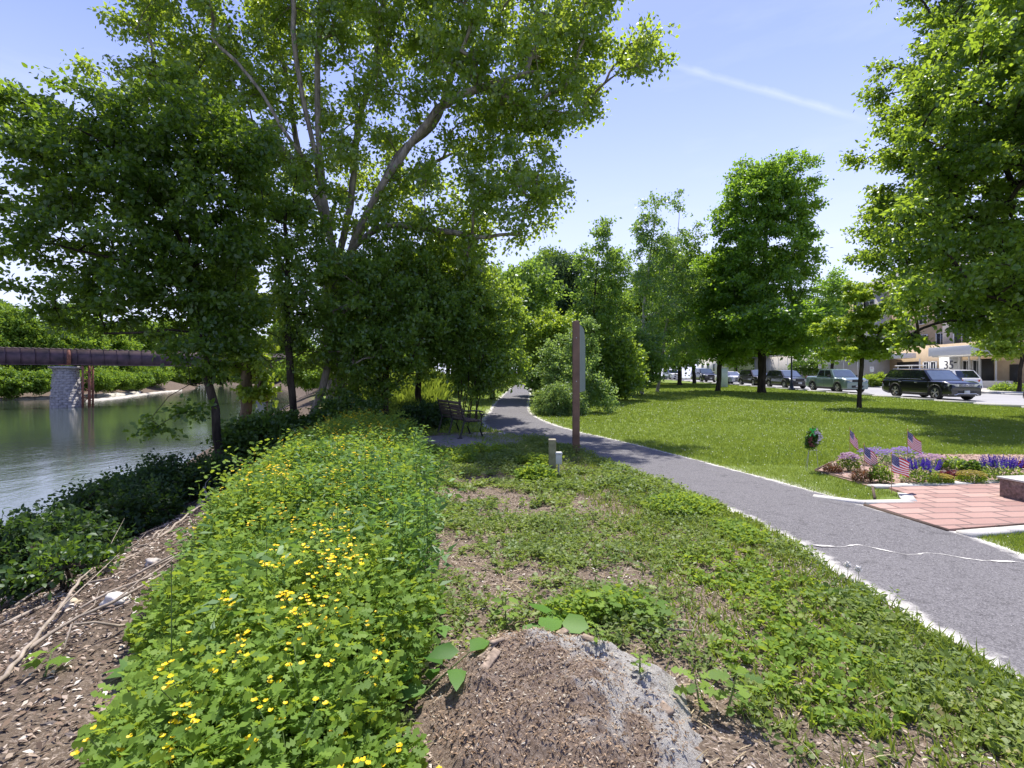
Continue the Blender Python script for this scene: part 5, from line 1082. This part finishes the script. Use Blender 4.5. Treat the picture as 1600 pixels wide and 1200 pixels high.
# ------------------------------------------------------------ vehicles
M['glass'] = pmat('car_glass', (.012, .015, .02), .04, var=0, spec=.9, coat=.6); M['wglass'] = pmat('windscreen_glass', (.10, .13, .17), .05, var=.1, spec=1, coat=1)
M['tyre'] = pmat('tyre_rubber', (.018, .018, .018), .85, var=.1); M['alloy'] = pmat('alloy_rim', (.62, .60, .57), .3, .85, var=.05); M['trim'] = pmat('dark_trim', (.022, .022, .024), .6, var=.1)
M['lamp'] = pmat('headlight_glass', (.62, .62, .58), .1, var=.1, coat=1); M['tail'] = pmat('tail_light', (.45, .015, .015), .2, var=.1, coat=1); M['plate'] = pmat('number_plate', (.60, .62, .62), .5, var=.05)
def paint(nm, c, met=.4): return pmat(nm, c, .28, met, var=.02, coat=1)
def car(label, cat, cy, cx, head, paint_m, L=4.5, W=1.84, H=1.66, wb=2.68, wr=.35, fo=.92, hood=(1.02, .74), belt=1.02, cab=(-2.05, -1.75, .05, .95), roofc=.03, rear_top=None, name='parked_car', trim=True, rails=False, wroof=.76, side_glass=((-.93, -.50), (-.46, .02), (.06, .60)), pickup=False, group='vehicles parked along the street', silver=False):
    """x forward. cab = (rear base, rear top, windscreen top, windscreen base)"""
    z0 = gz(cx, cy)+.022; r = empty(name, (cx, cy, z0), label, cat, rz=head, group=group)
    if head < 0: r.rotation_euler = (0, math.atan(.02), head)
    else: r.rotation_euler = (0, -math.atan(.02), head)
    xf, xr = L/2, -L/2; wxf = xf-fo; wxr = wxf-wb; ra = wr+.055; hw = W/2
    xs = sorted(set([round(v, 4) for v in list(np.linspace(xr, xf, 46))+[xf-.03, xf-.08, xf-.15, xr+.03, xr+.08]+[w+ra*s for w in (wxf, wxr) for s in np.cos(np.linspace(0, np.pi, 15))]]))
    bt = rear_top or belt+.04
    tx = [xr, xr+.06, xr+.25, cab[0], cab[3]-.1, cab[3]+.15, xf-.45, xf-.12, xf-.03, xf]; tzv = [bt-.35, bt-.06, bt, bt, belt+.02, belt, hood[0]-.03, hood[0]-.14, hood[1]+.02, hood[1]-.10]
    def ztop(x): return np.interp(x, tx, tzv)
    def sill(x):
        z = np.interp(x, [xr, xr+.5, xf-.5, xf], [.38, .25, .25, .30])
        for w in (wxf, wxr):
            if abs(x-w) < ra: z = max(z, wr+math.sqrt(ra*ra-(x-w)**2))
        return z
    def half(x):
        e = max((x-(xf-.55))/.55, 0); e2 = max((xr+.35-x)/.35, 0); return hw*(1-.17*e**2.4-.10*e2**2.5)
    def sec(x):
        b, t, h = sill(x), ztop(x), half(x); d = t-b
        return [(x, s*h*k, b+d*f) for s, pts in ((-1, [(0, 0 if 0 else 0)]),) for k, f in []] or [
            (x, -h*.96, b), (x, -h*1.0, b+d*.12), (x, -h*1.0, b+d*.45), (x, -h*.985, b+d*.70), (x, -h*.965, b+d*.86), (x, -h*.91, t-.022), (x, -h*.80, t), (x, -h*.4, t+.018), (x, 0, t+.022),
            (x, h*.4, t+.018), (x, h*.80, t), (x, h*.91, t-.022), (x, h*.965, b+d*.86), (x, h*.985, b+d*.70), (x, h, b+d*.45), (x, h, b+d*.12), (x, h*.96, b)]
    rows = np.array([sec(x) for x in xs]); g = Geo(); n_ = 17; i = np.arange(len(xs)-1)[:, None]*n_; j = np.arange(n_-1)[None]
    g.add(rows.reshape(-1, 3), np.stack([i+j, i+n_+j, i+n_+j+1, i+j+1], -1).reshape(-1, 4))
    for e, s in ((0, 1), (len(xs)-1, 0)):
        V = rows[e]; g.add(np.vstack([V, V.mean(0)]), [((k, (k+1) % n_, n_) if s else ((k+1) % n_, k, n_)) for k in range(n_)])
    body = g.build('body', paint_m, r, smooth=True)
    g = Geo(); g.box((0, 0, .36), (L-.5, W*.72, .30)); g.box((0, 0, .7), (L-1.2, W*.66, .3)); g.build('underbody', M['trim'], r)
    # greenhouse
    rb, rt, ft, fb = cab; zt_ = H
    def gh(t, u, side):       # t 0..1 up, u 0..1 rear to front, side -1/1
        xb = rb+(fb-rb)*u; xt = rt+(ft-rt)*u; x = xb+(xt-xb)*t; zb = float(ztop(xb))-.02; bow = roofc*4*u*(1-u)
        z = zb+(zt_-bow*0-.06*((u-.45)**2)*1.2-zb)*t; w = hw*.93+(hw*wroof-hw*.93)*t**1.25; w *= 1-.10*max(0, u-.8)/.2*t*0
        return np.array([x, side*w, z])
    g = Geo(); us = np.linspace(0, 1, 15); ts = np.linspace(0, .93, 7)
    for s in (-1, 1): g.patch(lambda t, u: gh(t, u, s), ts, us, flip=(s > 0))
    for u in (0, 1): g.patch(lambda t, v: gh(t, u, -1)*(1-v)+gh(t, u, 1)*v+np.array([(.07 if u else -.05)*4*v*(1-v), 0, 0]), ts, np.linspace(0, 1, 9), flip=(u == 0))
    def roof(u, v):
        a = gh(.93, u, -1); b = gh(.93, u, 1); p = a*(1-v)+b*v; e = 1-(2*v-1)**4; q = 1-max(0, abs(u-.5)*2-.86)/.14
        ex = (.07*4*v*(1-v) if u == 1 else (-.05*4*v*(1-v) if u == 0 else 0)); return p+np.array([ex, 0, (zt_-gh(.93, .45, 1)[2])*e*min(1, q)])
    g.patch(roof, [0]+list(np.linspace(.05, .95, 12))+[1], np.linspace(0, 1, 13), flip=True)
    g.build('cabin', paint_m, r, smooth=True)
    def pane(u0, u1, s, t0=.14, t1=.83):
        g = Geo(); g.patch(lambda t, u: gh(t, u, s)+np.array([0, s*.008, .002]), np.linspace(t0, t1, 4), np.linspace(u0, u1, 5), flip=(s > 0)); g.build('side_window', M['glass'], r)
    sg = [(.04, .28), (.31, .60), (.63, .90)] if not pickup else [(.06, .44), (.49, .88)]
    for s in (-1, 1):
        for a, b in sg: pane(a, b, s)
        if silver:
            g = Geo(); g.tube([gh(.10, u, s)+np.array([0, s*.012, 0]) for u in np.linspace(.03, .93, 8)], .010, 5); g.build('window_trim', M['chrome'], r)
    for nm, u, mt, off in (('windscreen', 1, M['wglass'], .012), ('rear_window', 0, M['glass'], -.012)):
        g = Geo(); g.patch(lambda t, v: gh(t, u, -1)*(1-v)+gh(t, u, 1)*v+np.array([(.07 if u else -.05)*4*v*(1-v)+off, 0, .006]), np.linspace(.08, .88, 5), np.linspace(.06, .94, 9), flip=(u == 0)); g.build(nm, mt, r, smooth=True)
    # wheels
    for w in (wxf, wxr):
        for s in (-1, 1):
            c = np.array([w, s*(hw-.12), wr]); wh = Geo(); wh.lathe([(0, -.09), (wr*.62, -.09), (wr*.62, .05), (0, .05)], 20, c, 'y'); hub = wh.build('wheel', M['trim'], r)
            t = Geo(); t.lathe([(wr*.66, -.115), (wr*.92, -.12), (wr, -.09), (wr, .09), (wr*.92, .12), (wr*.66, .115)], 30, c, 'y'); t.build('tyre', M['tyre'], hub, smooth=True)
            m_ = Geo(); ro = s*.105
            m_.lathe([(wr*.60, .0), (wr*.68, .0), (wr*.68, .012), (wr*.60, .012)], 30, c+np.array([0, ro, 0]), 'y')
            for k in range(5):
                a = k*1.2566+.3
                for da in (-.17, .17):
                    p0 = c+np.array([math.cos(a)*.04, ro, math.sin(a)*.04]); p1 = c+np.array([math.cos(a+da)*wr*.65, ro, math.sin(a+da)*wr*.65]); m_.tube([p0, (p0+p1)/2, p1], [.026, .020, .024], 5)
            m_.lathe([(0, -.02), (.05, -.02), (.05, .02), (0, .02)], 12, c+np.array([0, ro, 0]), 'y'); m_.build('rim', M['alloy'], hub, smooth=True)
            if trim:
                g = Geo(); pts = [np.array([w+math.cos(a)*(ra+.022), s*(half(w+math.cos(a)*ra)+.004), wr+math.sin(a)*(ra+.022)]) for a in np.linspace(-.25, np.pi+.25, 18)]; g.tube(pts, .030, 5); g.build('arch_trim', M['trim'], r, smooth=True)
    if trim:
        for s in (-1, 1): g = Geo(); g.box(((wxf+wxr)/2, s*(hw-.005), .31), (wb-2*ra-.06, .03, .15)); g.build('sill_trim', M['trim'], r)
    # front
    zl = hood[1]+.03
    for s in (-1, 1):
        g = Geo(); g.patch(lambda u, v: (xf+.012-.16*u**1.6, s*(half(xf)*.52+(half(xf-.16)+.012-half(xf)*.52)*u), zl-.07+v*.13+.02*u), np.linspace(0, 1, 7), (0, .5, 1), flip=(s < 0)); hl = g.build('headlight', M['lamp'], r)
        g = Geo(); g.tube([(xf+.018-.16*u**1.6, s*(half(xf)*.52+(half(xf-.16)+.012-half(xf)*.52)*u), zl+.062+.02*u) for u in np.linspace(0, 1, 6)], .008, 4); g.build('light_bar', M['chrome'], hl)
        g = Geo(); g.patch(lambda u, v: (xr-.010+.20*u**1.6, s*(half(xr)*.62+(half(xr+.2)+.012-half(xr)*.62)*u), bt-.28+v*(.16 if not pickup else .3)), np.linspace(0, 1, 7), (0, .5, 1), flip=(s > 0)); g.build('tail_light', M['tail'], r)
        g = Geo(); mx_ = cab[3]-.38; g.box((mx_, s*(hw+.09), belt+.10), (.14, .20, .15)); g.box((mx_, s*(hw-.02), belt+.06), (.06, .12, .04)); g.build('mirror', paint_m if not pickup else M['trim'], r, bevel=.03)
        for u in ((.47, .80) if not pickup else (.50, .9)):
            hx = cab[0]+(cab[3]-cab[0])*u-.28; g = Geo(); g.box((hx, s*(hw+.008), belt-.12), (.20, .03, .03)); g.build('door_handle', M['chrome'] if silver else paint_m, r, bevel=.01)
        g = Geo()
        for u in ((.29, .61, .93) if not pickup else (.02, .47, .93)):
            hx = cab[0]+(cab[3]-cab[0])*u
            if min(abs(hx-wxr), 9) < ra: hx = wxr+ra+.03
            g.tube([(hx, s*(hw+.001), .42), (hx, s*(hw*.998+.001), .6), (hx, s*(hw*.988), belt*.80), (hx-.02, s*(hw*.967), belt-.08)], .006, 4)
        g.build('door_seam', M['trim'], r)
    g = Geo()
    for k in range(3): g.box((xf+.004, 0, zl-.045+.05*k), (.03, half(xf)*1.0, .022))
    g.build('grille_bar', M['chrome'] if silver else M['trim'], r)
    g = Geo(); g.box((xf-.008, 0, zl), (.03, half(xf)*1.02, .17)); g.box((xf-.0, 0, .47), (.03, half(xf)*1.1, .16)); g.build('grille', M['trim'], r, bevel=.01)
    if silver:
        g = Geo(); g.tube([(xf-.14, -half(xf-.14)*.98, .34), (xf+.02, -.62, .33), (xf+.03, -.5, .40), (xf+.035, 0, .40), (xf+.03, .5, .40), (xf+.02, .62, .33), (xf-.14, half(xf-.14)*.98, .34)], .022, 6); g.build('skid_trim', M['chrome'], r, smooth=True)
        g = Geo(); g.lathe([(.058, -.004), (.072, -.004), (.072, .01), (.058, .01)], 24, (xf+.03, 0, zl+.02), 'x')
        for pts in ([(-.042, .04), (-.018, -.045), (0, -.005), (.018, -.045), (.042, .04)], [(-.024, .055), (0, .006), (.024, .055)]): g.tube([(xf+.035, a, zl+.02+b) for a, b in pts], .007, 4)
        g.build('badge', M['chrome'], r)
    g = Geo(); g.box((xf+.035, 0, .50), (.012, .31, .155)); g.build('number_plate', M['plate'], r); g = Geo(); g.box((xr-.02, 0, .80), (.012, .31, .155)); g.build('number_plate', M['plate'], r)
    g = Geo(); g.box((xr+.01, 0, .46), (.08, half(xr)*1.8, .22)); g.build('rear_bumper', M['trim'], r, bevel=.03)
    if rails:
        for s in (-1, 1): g = Geo(); g.tube([gh(.93, u, s)*np.array([1, .93, 1])+np.array([0, 0, .055 if .05 < u < .95 else .01]) for u in (.04, .09, .3, .6, .85, .91)], .016, 6); g.build('roof_rail', M['chrome'] if silver else M['trim'], r, smooth=True)
    if pickup:
        g = Geo(); g.box(((xr+rb)/2+.02, 0, bt+.012), (rb-xr-.22, W*.74, .05)); g.build('bed_cover', M['trim'], r, bevel=.01)
    return r
H1 = R(-90)
blk, gph = paint('black_paint', (.012, .012, .018)), paint('graphite_paint', (.03, .028, .032))
car('large black sport utility vehicle with bright rims and silver window trim', 'car', 30.35, 25.35, H1, blk, L=5.15, W=1.99, H=1.78, wb=2.98, wr=.40, fo=.93, hood=(1.12, .84), belt=1.10, cab=(-2.42, -1.98, .55, 1.30), rails=True, silver=True, name='parked_suv')
car('grey-green crew cab pickup truck parked behind the black vehicle', 'pickup truck', 38.85, 25.2, H1, paint('sage_paint', (.17, .24, .24), .2), L=5.07, W=1.86, H=1.76, wb=3.07, wr=.37, fo=.88, hood=(1.13, .86), belt=1.12, cab=(-.95, -.80, .62, 1.22), rear_top=1.16, pickup=True, name='pickup_truck')
car('dark grey crossover parked behind the pickup, half hidden by the lamp post', 'car', 45.7, 25.15, H1, gph, L=4.4, W=1.82, H=1.64, wb=2.65, name='parked_car', cab=(-2.0, -1.62, .35, 1.12), hood=(1.02, .76))
car('dark crossover behind the big lawn maple trunk, third of the dark vehicles', 'car', 51.4, 25.15, H1, paint('dark_brown_paint', (.025, .018, .018)), L=4.4, W=1.82, H=1.66, name='parked_car', cab=(-2.0, -1.62, .35, 1.12), hood=(1.02, .76))
car('white sedan seen between the two lawn maple trunks', 'car', 57.6, 25.2, H1, paint('white_paint_car', (.75, .75, .76), 0), L=4.6, W=1.82, H=1.45, belt=.95, hood=(.88, .68), cab=(-1.75, -1.05, .25, 1.05), trim=False, name='parked_sedan')
car('dark boxy vehicle farthest along the kerb, left of the small lawn maple', 'car', 65.5, 25.2, H1, blk, L=4.8, W=1.9, H=1.8, hood=(1.1, .85), belt=1.1, cab=(-2.3, -2.1, .5, 1.1), name='parked_van')
car('white car seen in part through the birch stems at the far end of the street', 'car', 79, 25.4, H1, paint('white_paint_b', (.72, .72, .73), 0), L=4.6, W=1.82, H=1.5, trim=False, name='parked_sedan')
car('white sport utility vehicle seen from behind on the far lane with slim red tail lights', 'car', 38.2, 33.0, R(90), paint('pearl_paint', (.74, .73, .71), 0), L=4.75, W=1.95, H=1.72, wb=2.8, hood=(1.05, .8), belt=1.08, cab=(-2.2, -1.75, .35, 1.15), name='parked_suv')
car('grey car at the right picture edge showing only its red tail light corner', 'car', 21.55, 25.35, H1, gph, L=4.7, W=1.88, H=1.5, belt=1.0, cab=(-1.9, -1.3, .3, 1.1), name='parked_car')
# white cart by the entrance
X, Y_ = 39.2, 49.0; r = empty('utility_cart', (X, Y_, gz(X, Y_)+.1), 'white roofed utility cart standing by the left canopy behind the black vehicle', 'cart', group='vehicles parked along the street')
g = Geo(); g.box((0, 0, .55), (1.2, 2.3, .35)); g.box((0, -.75, .85), (1.1, .5, .5)); g.box((0, .6, .85), (1.1, .6, .4)); g.build('body', M['white'], r, bevel=.05)
g = Geo(); g.box((0, 0, 1.98), (1.35, 2.3, .07)); g.build('roof', M['white'], r, bevel=.03)
for sx_ in (-.58, .58):
    for sy_ in (-.95, .9): g = Geo(); g.tube([(sx_, sy_, .7), (sx_*.98, sy_*.92, 1.96)], .03, 6); g.build('post', M['white'], r)
    for sy_ in (-.8, .8): g = Geo(); g.lathe([(0, -.09), (.2, -.09), (.24, -.06), (.24, .06), (.2, .09), (0, .09)], 16, (sx_, sy_, .24), 'x'); g.build('wheel', M['tyre'], r)
g = Geo(); g.box((0, .35, 1.08), (1.0, .5, .12)); g.box((0, .62, 1.35), (1.0, .1, .5)); g.build('seat', M['trim'], r, bevel=.03)

# ------------------------------------------------------------ buildings
M['tan'] = pmat('tan_brick', (.50, .38, .25), .9, var=.08, vs=2, bmp=.2, bs=60); M['siding'] = pmat('grey_siding', (.42, .40, .39), .8, var=.08, vs=2); M['cream'] = pmat('cream_wall', (.66, .64, .60), .8, var=.05)
M['roof'] = pmat('grey_shingle', (.20, .19, .20), .9, var=.2, vs=5); M['bglass'] = pmat('window_glass', (.03, .035, .04), .08, var=.2, vs=1, spec=.9); M['alum'] = pmat('canopy_metal', (.60, .61, .64), .5, var=.04)
def window(parent, x, y, z, w, h, fm, d=.10):
    """window on a wall facing -x"""
    g = Geo()
    for a in ((0, -w/2, 0, d, .09, h+.09), (0, w/2, 0, d, .09, h+.09)): g.box((x-.04, y+a[1], z), (d, .09, h+.18))
    g.box((x-.04, y, z+h/2+.045), (d, w-.092, .09)); g.box((x-.05, y, z-h/2-.045), (d+.04, w-.092, .09)); g.box((x-.035, y, z), (d*.6, .05, h-.002))
    f = g.build('window', fm, parent); g = Geo(); g.box((x-.012, y, z), (.02, w-.092, h)); g.build('pane', M['bglass'], f)
# entrance building numbered 35
X = 44.; r = empty('entrance_building', (X, 50, gz(X, 50)), 'low tan brick entrance building with pale flat canopies and the number 35', 'building')
b0 = gz(X, 50)
def L_(g, x, y, z, dx, dy, dz, taper=1): g.box((x-X, y-50, z-b0), (dx, dy, dz)); return g
L_(Geo(), X+4, 49, 2.55, 8, 30, 4.9).build('wall', M['tan'], r)
g = Geo(); L_(g, X-.9, 46.2, 4.15, 2.6, 7.6, .85); L_(g, X-.55, 57, 4.0, 1.9, 5.6, .55); g.build('canopy', M['alum'], r, bevel=.02)
g = Geo(); L_(g, X-.9, 46.2, 3.66, 2.2, 7.2, .09); g.build('soffit', M['white'], r)
g = Geo(); L_(g, X-.06, 49.9, 2.2, .12, 2.5, 2.9); g.build('sign_wall', M['white'], r)
M['hole'] = pmat('dark_opening', (.03, .028, .026), .6)
for q in ((X-.04, 55.3, 1.9, .10, 3.0, 2.9), (X-.05, 46.2, 1.9, .10, 1.5, 2.9), (X-.04, 43.55, 1.6, .10, .8, 2.3)): L_(Geo(), *q).build('doorway', M['hole'], r)
for yy, w in ((48.1, .85), (47.05, .85), (51.9, .7), (52.8, .7)): window(r, X-.02-X, yy-50, 2.1-b0, w, 2.2, M['white'])
for yy in (48.58, 47.56, 46.5, 44.9, 53.3): g = Geo(); g.tube([(X-.35-X, yy-50, 0), (X-.35-X, yy-50, 3.62-b0)], .07, 8); g.build('column', M['white'], r)
g = Geo(); L_(g, X-2.2, 44.4, .95, .3, 5.5, .75); g.build('low_wall', M['conc'], r, bevel=.02)
g = Geo(); L_(g, X-.12, 49.25, 3.1, .12, .25, .12); g.build('wall_lamp', M['black'], r)
cu = bpy.data.curves.new('number', 'FONT'); cu.body = '35'; cu.size = 1.18; cu.extrude = .02; cu.align_x = 'CENTER'; to = bpy.data.objects.new('number_tmp', cu); COL.objects.link(to)
bpy.context.view_layer.update(); me = bpy.data.meshes.new_from_object(to.evaluated_get(bpy.context.evaluated_depsgraph_get())); bpy.data.objects.remove(to)
no = bpy.data.objects.new('house_number', me); COL.objects.link(no); no.parent = r; me.materials.clear(); me.materials.append(pmat('number_grey', (.11, .11, .16), .5)); no.location = (-.15, 50.0-50, 2.48-b0); no.rotation_euler = (R(90), 0, R(-90))
# grey garage wing
r = empty('garage_wing', (41, 72, gz(41, 72)), 'long low grey sided garage wing behind the pickup and dark cars', 'building'); b0 = gz(41, 72)
g = Geo(); g.box((2.5, -1, 1.4), (5, 26, 4.6)); g.build('wall', M['siding'], r); g = Geo(); g.box((2.4, -1, 3.78), (5.5, 26.5, .18)); g.build('roof', M['roof'], r)
for k in range(11): g = Geo(); g.box((-.02, -13+2.5*k, 1.4), (.05, .06, 4.2)); g.build('panel_joint', M['alum'], r)
# apartment house
r = empty('apartment_house', (50, 66, gz(50, 66)), 'tall tan and grey apartment house with grey hipped roof above the street trees', 'building')
g = Geo(); g.box((7, -3, 6), (14, 34, 12.6)); g.build('wall', M['tan'], r); 
for yy in (-12, 2): g = Geo(); g.box((-.5, yy, 6), (1.3, 5, 12.4)); g.build('bay', M['siding'], r)
for fl_ in range(4):
    for k, yy in enumerate((-18.5, -16, -8, -5.5, -3, 6.2, 8.6, 11)): window(r, -.02, yy, 1.9+3.0*fl_, 1.2, 1.6, M['white'])
    for yy in (-12, 2): window(r, -1.17, yy, 1.9+3.0*fl_, 2.0, 1.7, M['white'])
g = Geo(); e = .9; g.add([(-e-1, -20-e, 12.3), (14+e, -20-e, 12.3), (14+e, 14+e, 12.3), (-e-1, 14+e, 12.3), (6.5, -12, 16.2), (6.5, 6, 16.2)], [(0, 1, 4, 4), (2, 3, 5, 5)][:0] or [(0, 4, 5, 3), (1, 2, 5, 4)]); g.add([(-e-1, -20-e, 12.3), (14+e, -20-e, 12.3), (6.5, -12, 16.2)], [(0, 1, 2)]); g.add([(14+e, 14+e, 12.3), (-e-1, 14+e, 12.3), (6.5, 6, 16.2)], [(0, 1, 2)]); g.box((6.5, -3, 12.2), (15.6, 35.6, .2)); g.build('roof', M['roof'], r)
# tan house at the far end of the street
r = empty('far_house', (46, 104, gz(46, 104)), 'small sunlit tan house behind the white sedan at the street end', 'building'); g = Geo(); g.box((0, 0, 2), (10, 12, 4.4)); g.build('wall', M['cream'], r)
g = Geo(); g.add([(-5.6, -6.6, 4.2), (5.6, -6.6, 4.2), (5.6, 6.6, 4.2), (-5.6, 6.6, 4.2), (0, -6.6, 7), (0, 6.6, 7)], [(0, 4, 5, 3), (1, 2, 5, 4)]); g.add([(-5.6, -6.6, 4.2), (5.6, -6.6, 4.2), (0, -6.6, 7)], [(0, 1, 2)]); g.build('roof', pmat('brown_shingle', (.34, .22, .14), .9), r)
for yy in (-3, 0, 3): window(r, -5.0, yy, 2.2, 1.2, 1.4, M['white'])
shrub('low dark hedge bush in front of the grey garage wing', 1262, 575, 61, 22, 9, 60, .7, 120, .2, 'quad', M['dark'], 170, name='hedge_bush')
shrub('spiky yellow-green plant at the pavement edge left of the black vehicle', 1368, 594, 47.5, 14, 8, 40, .3, 120, .3, 'narrow', M['young'], 171, name='hedge_bush')
shrub('low green bush by the entrance wall at the right edge', 1575, 610, 38, 20, 6, 50, .35, 120, .12, 'fold', M['under'], 172, name='hedge_bush')

# ------------------------------------------------------------ bridge
A = np.array([-78.5, 70.]); B_ = np.array([-26., 104.]); u = (B_-A)/np.linalg.norm(B_-A); Lb = np.linalg.norm(B_-A); ang = math.atan2(u[1], u[0])
r = empty('railway_bridge', (A[0], A[1], 0), 'long dark riveted plate girder railway bridge crossing the river', 'bridge', rz=ang)
M['girder'] = pmat('girder_paint', (.045, .032, .05), .7, var=.4, vs=.8, col2=(.09, .055, .07)); M['rust'] = pmat('rusty_steel', (.22, .09, .06), .85, var=.5, vs=3); M['stone'] = pmat('pier_stone', (.30, .285, .28), .95, var=.35, vs=2.5, bmp=.6, bs=8)
for k, yy in enumerate((0, 3.2)):
    g = Geo(); g.box((Lb/2-3, yy, 4.75), (Lb+26, .06, 2.3)); g.box((Lb/2-3, yy, 5.93), (Lb+26, .5, .07)); g.box((Lb/2-3, yy, 3.58), (Lb+26, .5, .07))
    for s in np.arange(-14, Lb+8, 1.6): g.box((s, yy-.10, 4.75), (.10, .12, 2.26))
    g.build('girder', M['girder'], r)
g = Geo()
for s in np.arange(-15, Lb+8, .7): g.box((s, 1.6, 6.0), (.24, 3.4, .2))
g.build('deck', M['slat'], r)
pd = []
for s, wid, lb in ((None, 3.4, 0), (None, 1.6, 1)):
    pxl = 104 if lb == 0 else 410
    k = (pxl-800)/FPX; t = (k*A[1]-A[0])/(u[0]-k*u[1]); pd.append(t)
t = pd[0]; g = Geo()
for s in (t+.3,): g.box((s, -.14, 4.75), (.5, .14, 2.28)); g.box((s-.5, -.14, 3.55), (1.4, .3, .14))
g.build('rusty_joint', M['rust'], r)
c = A+u*pd[0]+np.array([-u[1], u[0]])*1.6
r = empty('bridge_pier', (c[0], c[1], -3.4), 'broad grey stone bridge pier with flaking courses standing in the water at the left', 'bridge pier', rz=ang)
g = Geo()
for k in range(16):
    z = k*.40; sc = 1-.013*k; n_ = 12
    for q in range(n_):
        a0, a1 = q*2*math.pi/n_+(k % 2)*.26, (q+1)*2*math.pi/n_+(k % 2)*.26-.02; rr2 = [1.95*sc+rng.normal()*.05, 2.4*sc]; 
        V = []
        for a in (a0, (a0+a1)/2, a1):
            for zz in (z, z+.37):
                V.append((rr2[0]*math.cos(a)-.3, 2.4*sc*math.sin(a), zz)); V.append((1.1*math.cos(a)-.3, 1.4*math.sin(a), zz))
        g.add(V, [(0, 4, 6, 2), (4, 8, 10, 6), (2, 6, 7, 3), (6, 10, 11, 7), (0, 2, 3, 1), (8, 9, 11, 10)])
g.build('masonry', M['stone'], r); g = Geo(); g.lathe([(0, 6.4), (2.1, 6.4), (2.15, 6.55), (2.1, 6.75), (0, 6.75)], 20, (-.3, 0, 0)); g.build('cap_stone', M['stone'], r)
g = Geo(); g.lathe([(1.3, 0), (1.25, 6.4)], 14, (-.3, 0, 0)); g.build('core', M['stone'], r)
for k, (dx, dy) in enumerate(((1.9, -1.6), (2.6, -1.2), (2.9, .2), (2.4, 1.2))): g = Geo(); g.box((dx, dy, 3.4), (.26, .26, 6.9)); g.build('steel_column', M['rust'], r)
g = Geo()
for z in (1.2, 2.6, 4.0, 5.4): g.tube([(1.9, -1.6, z), (2.9, .2, z+.9)], .06, 5); g.tube([(1.9, -1.6, z+.9), (2.9, .2, z)], .06, 5)
g.build('cross_bracing', M['rust'], r)
c = A+u*pd[1]+np.array([-u[1], u[0]])*1.6
r = empty('bridge_pier', (c[0], c[1], -3.4), 'slimmer pale bridge pier seen between the tree trunks', 'bridge pier', rz=ang)
g = Geo(); g.lathe([(0, 0), (.95, 0), (.85, 6.7), (0, 6.7)], 16); g.build('masonry', pmat('pale_pier', (.42, .41, .42), .9, var=.3, vs=2), r, smooth=True); g = Geo(); g.box((.9, -.6, 3.4), (.3, .3, 6.8)); g.build('steel_column', M['rust'], r)
# gravel bars at the far shore
M['bar'] = pmat('gravel_bar', (.40, .37, .31), .95, var=.3, vs=1)
def bar(pts, w, h, name='gravel_bar'):
    pts = smooth_line(np.array([(x, y, 0) for x, y in pts], float), 40); g = Geo(); d = norm(np.gradient(pts, axis=0)); n2 = np.stack([d[:, 1], -d[:, 0]], -1); rows = []
    for k, p in enumerate(pts):
        ww = w*math.sin(math.pi*(k+.2)/(len(pts)-.6))**.6*(1+.25*math.sin(k*1.1))
        for s in np.linspace(-1, 1, 7): rows.append((p[0]+n2[k, 0]*ww*s, p[1]+n2[k, 1]*ww*s, -3.12+(h+.12)*(1-s*s)*(1+.2*math.sin(k*2.3+s*4))))
    i = np.arange(39)[:, None]*7; j = np.arange(6)[None]; g.add(rows, np.stack([i+j, i+7+j, i+8+j, i+j+1], -1).reshape(-1, 4)); return tag(g.build(name, M['bar'], smooth=True), kind='structure')
bar([(-84, 98), (-88, 110), (-98, 130), (-112, 160), (-118, 178)], 1.6, .28, 'sandbar'); bar([(-118, 92), (-106, 103), (-103, 112), (-105, 130), (-112, 150)], 2.6, .5, 'far_shore_gravel')
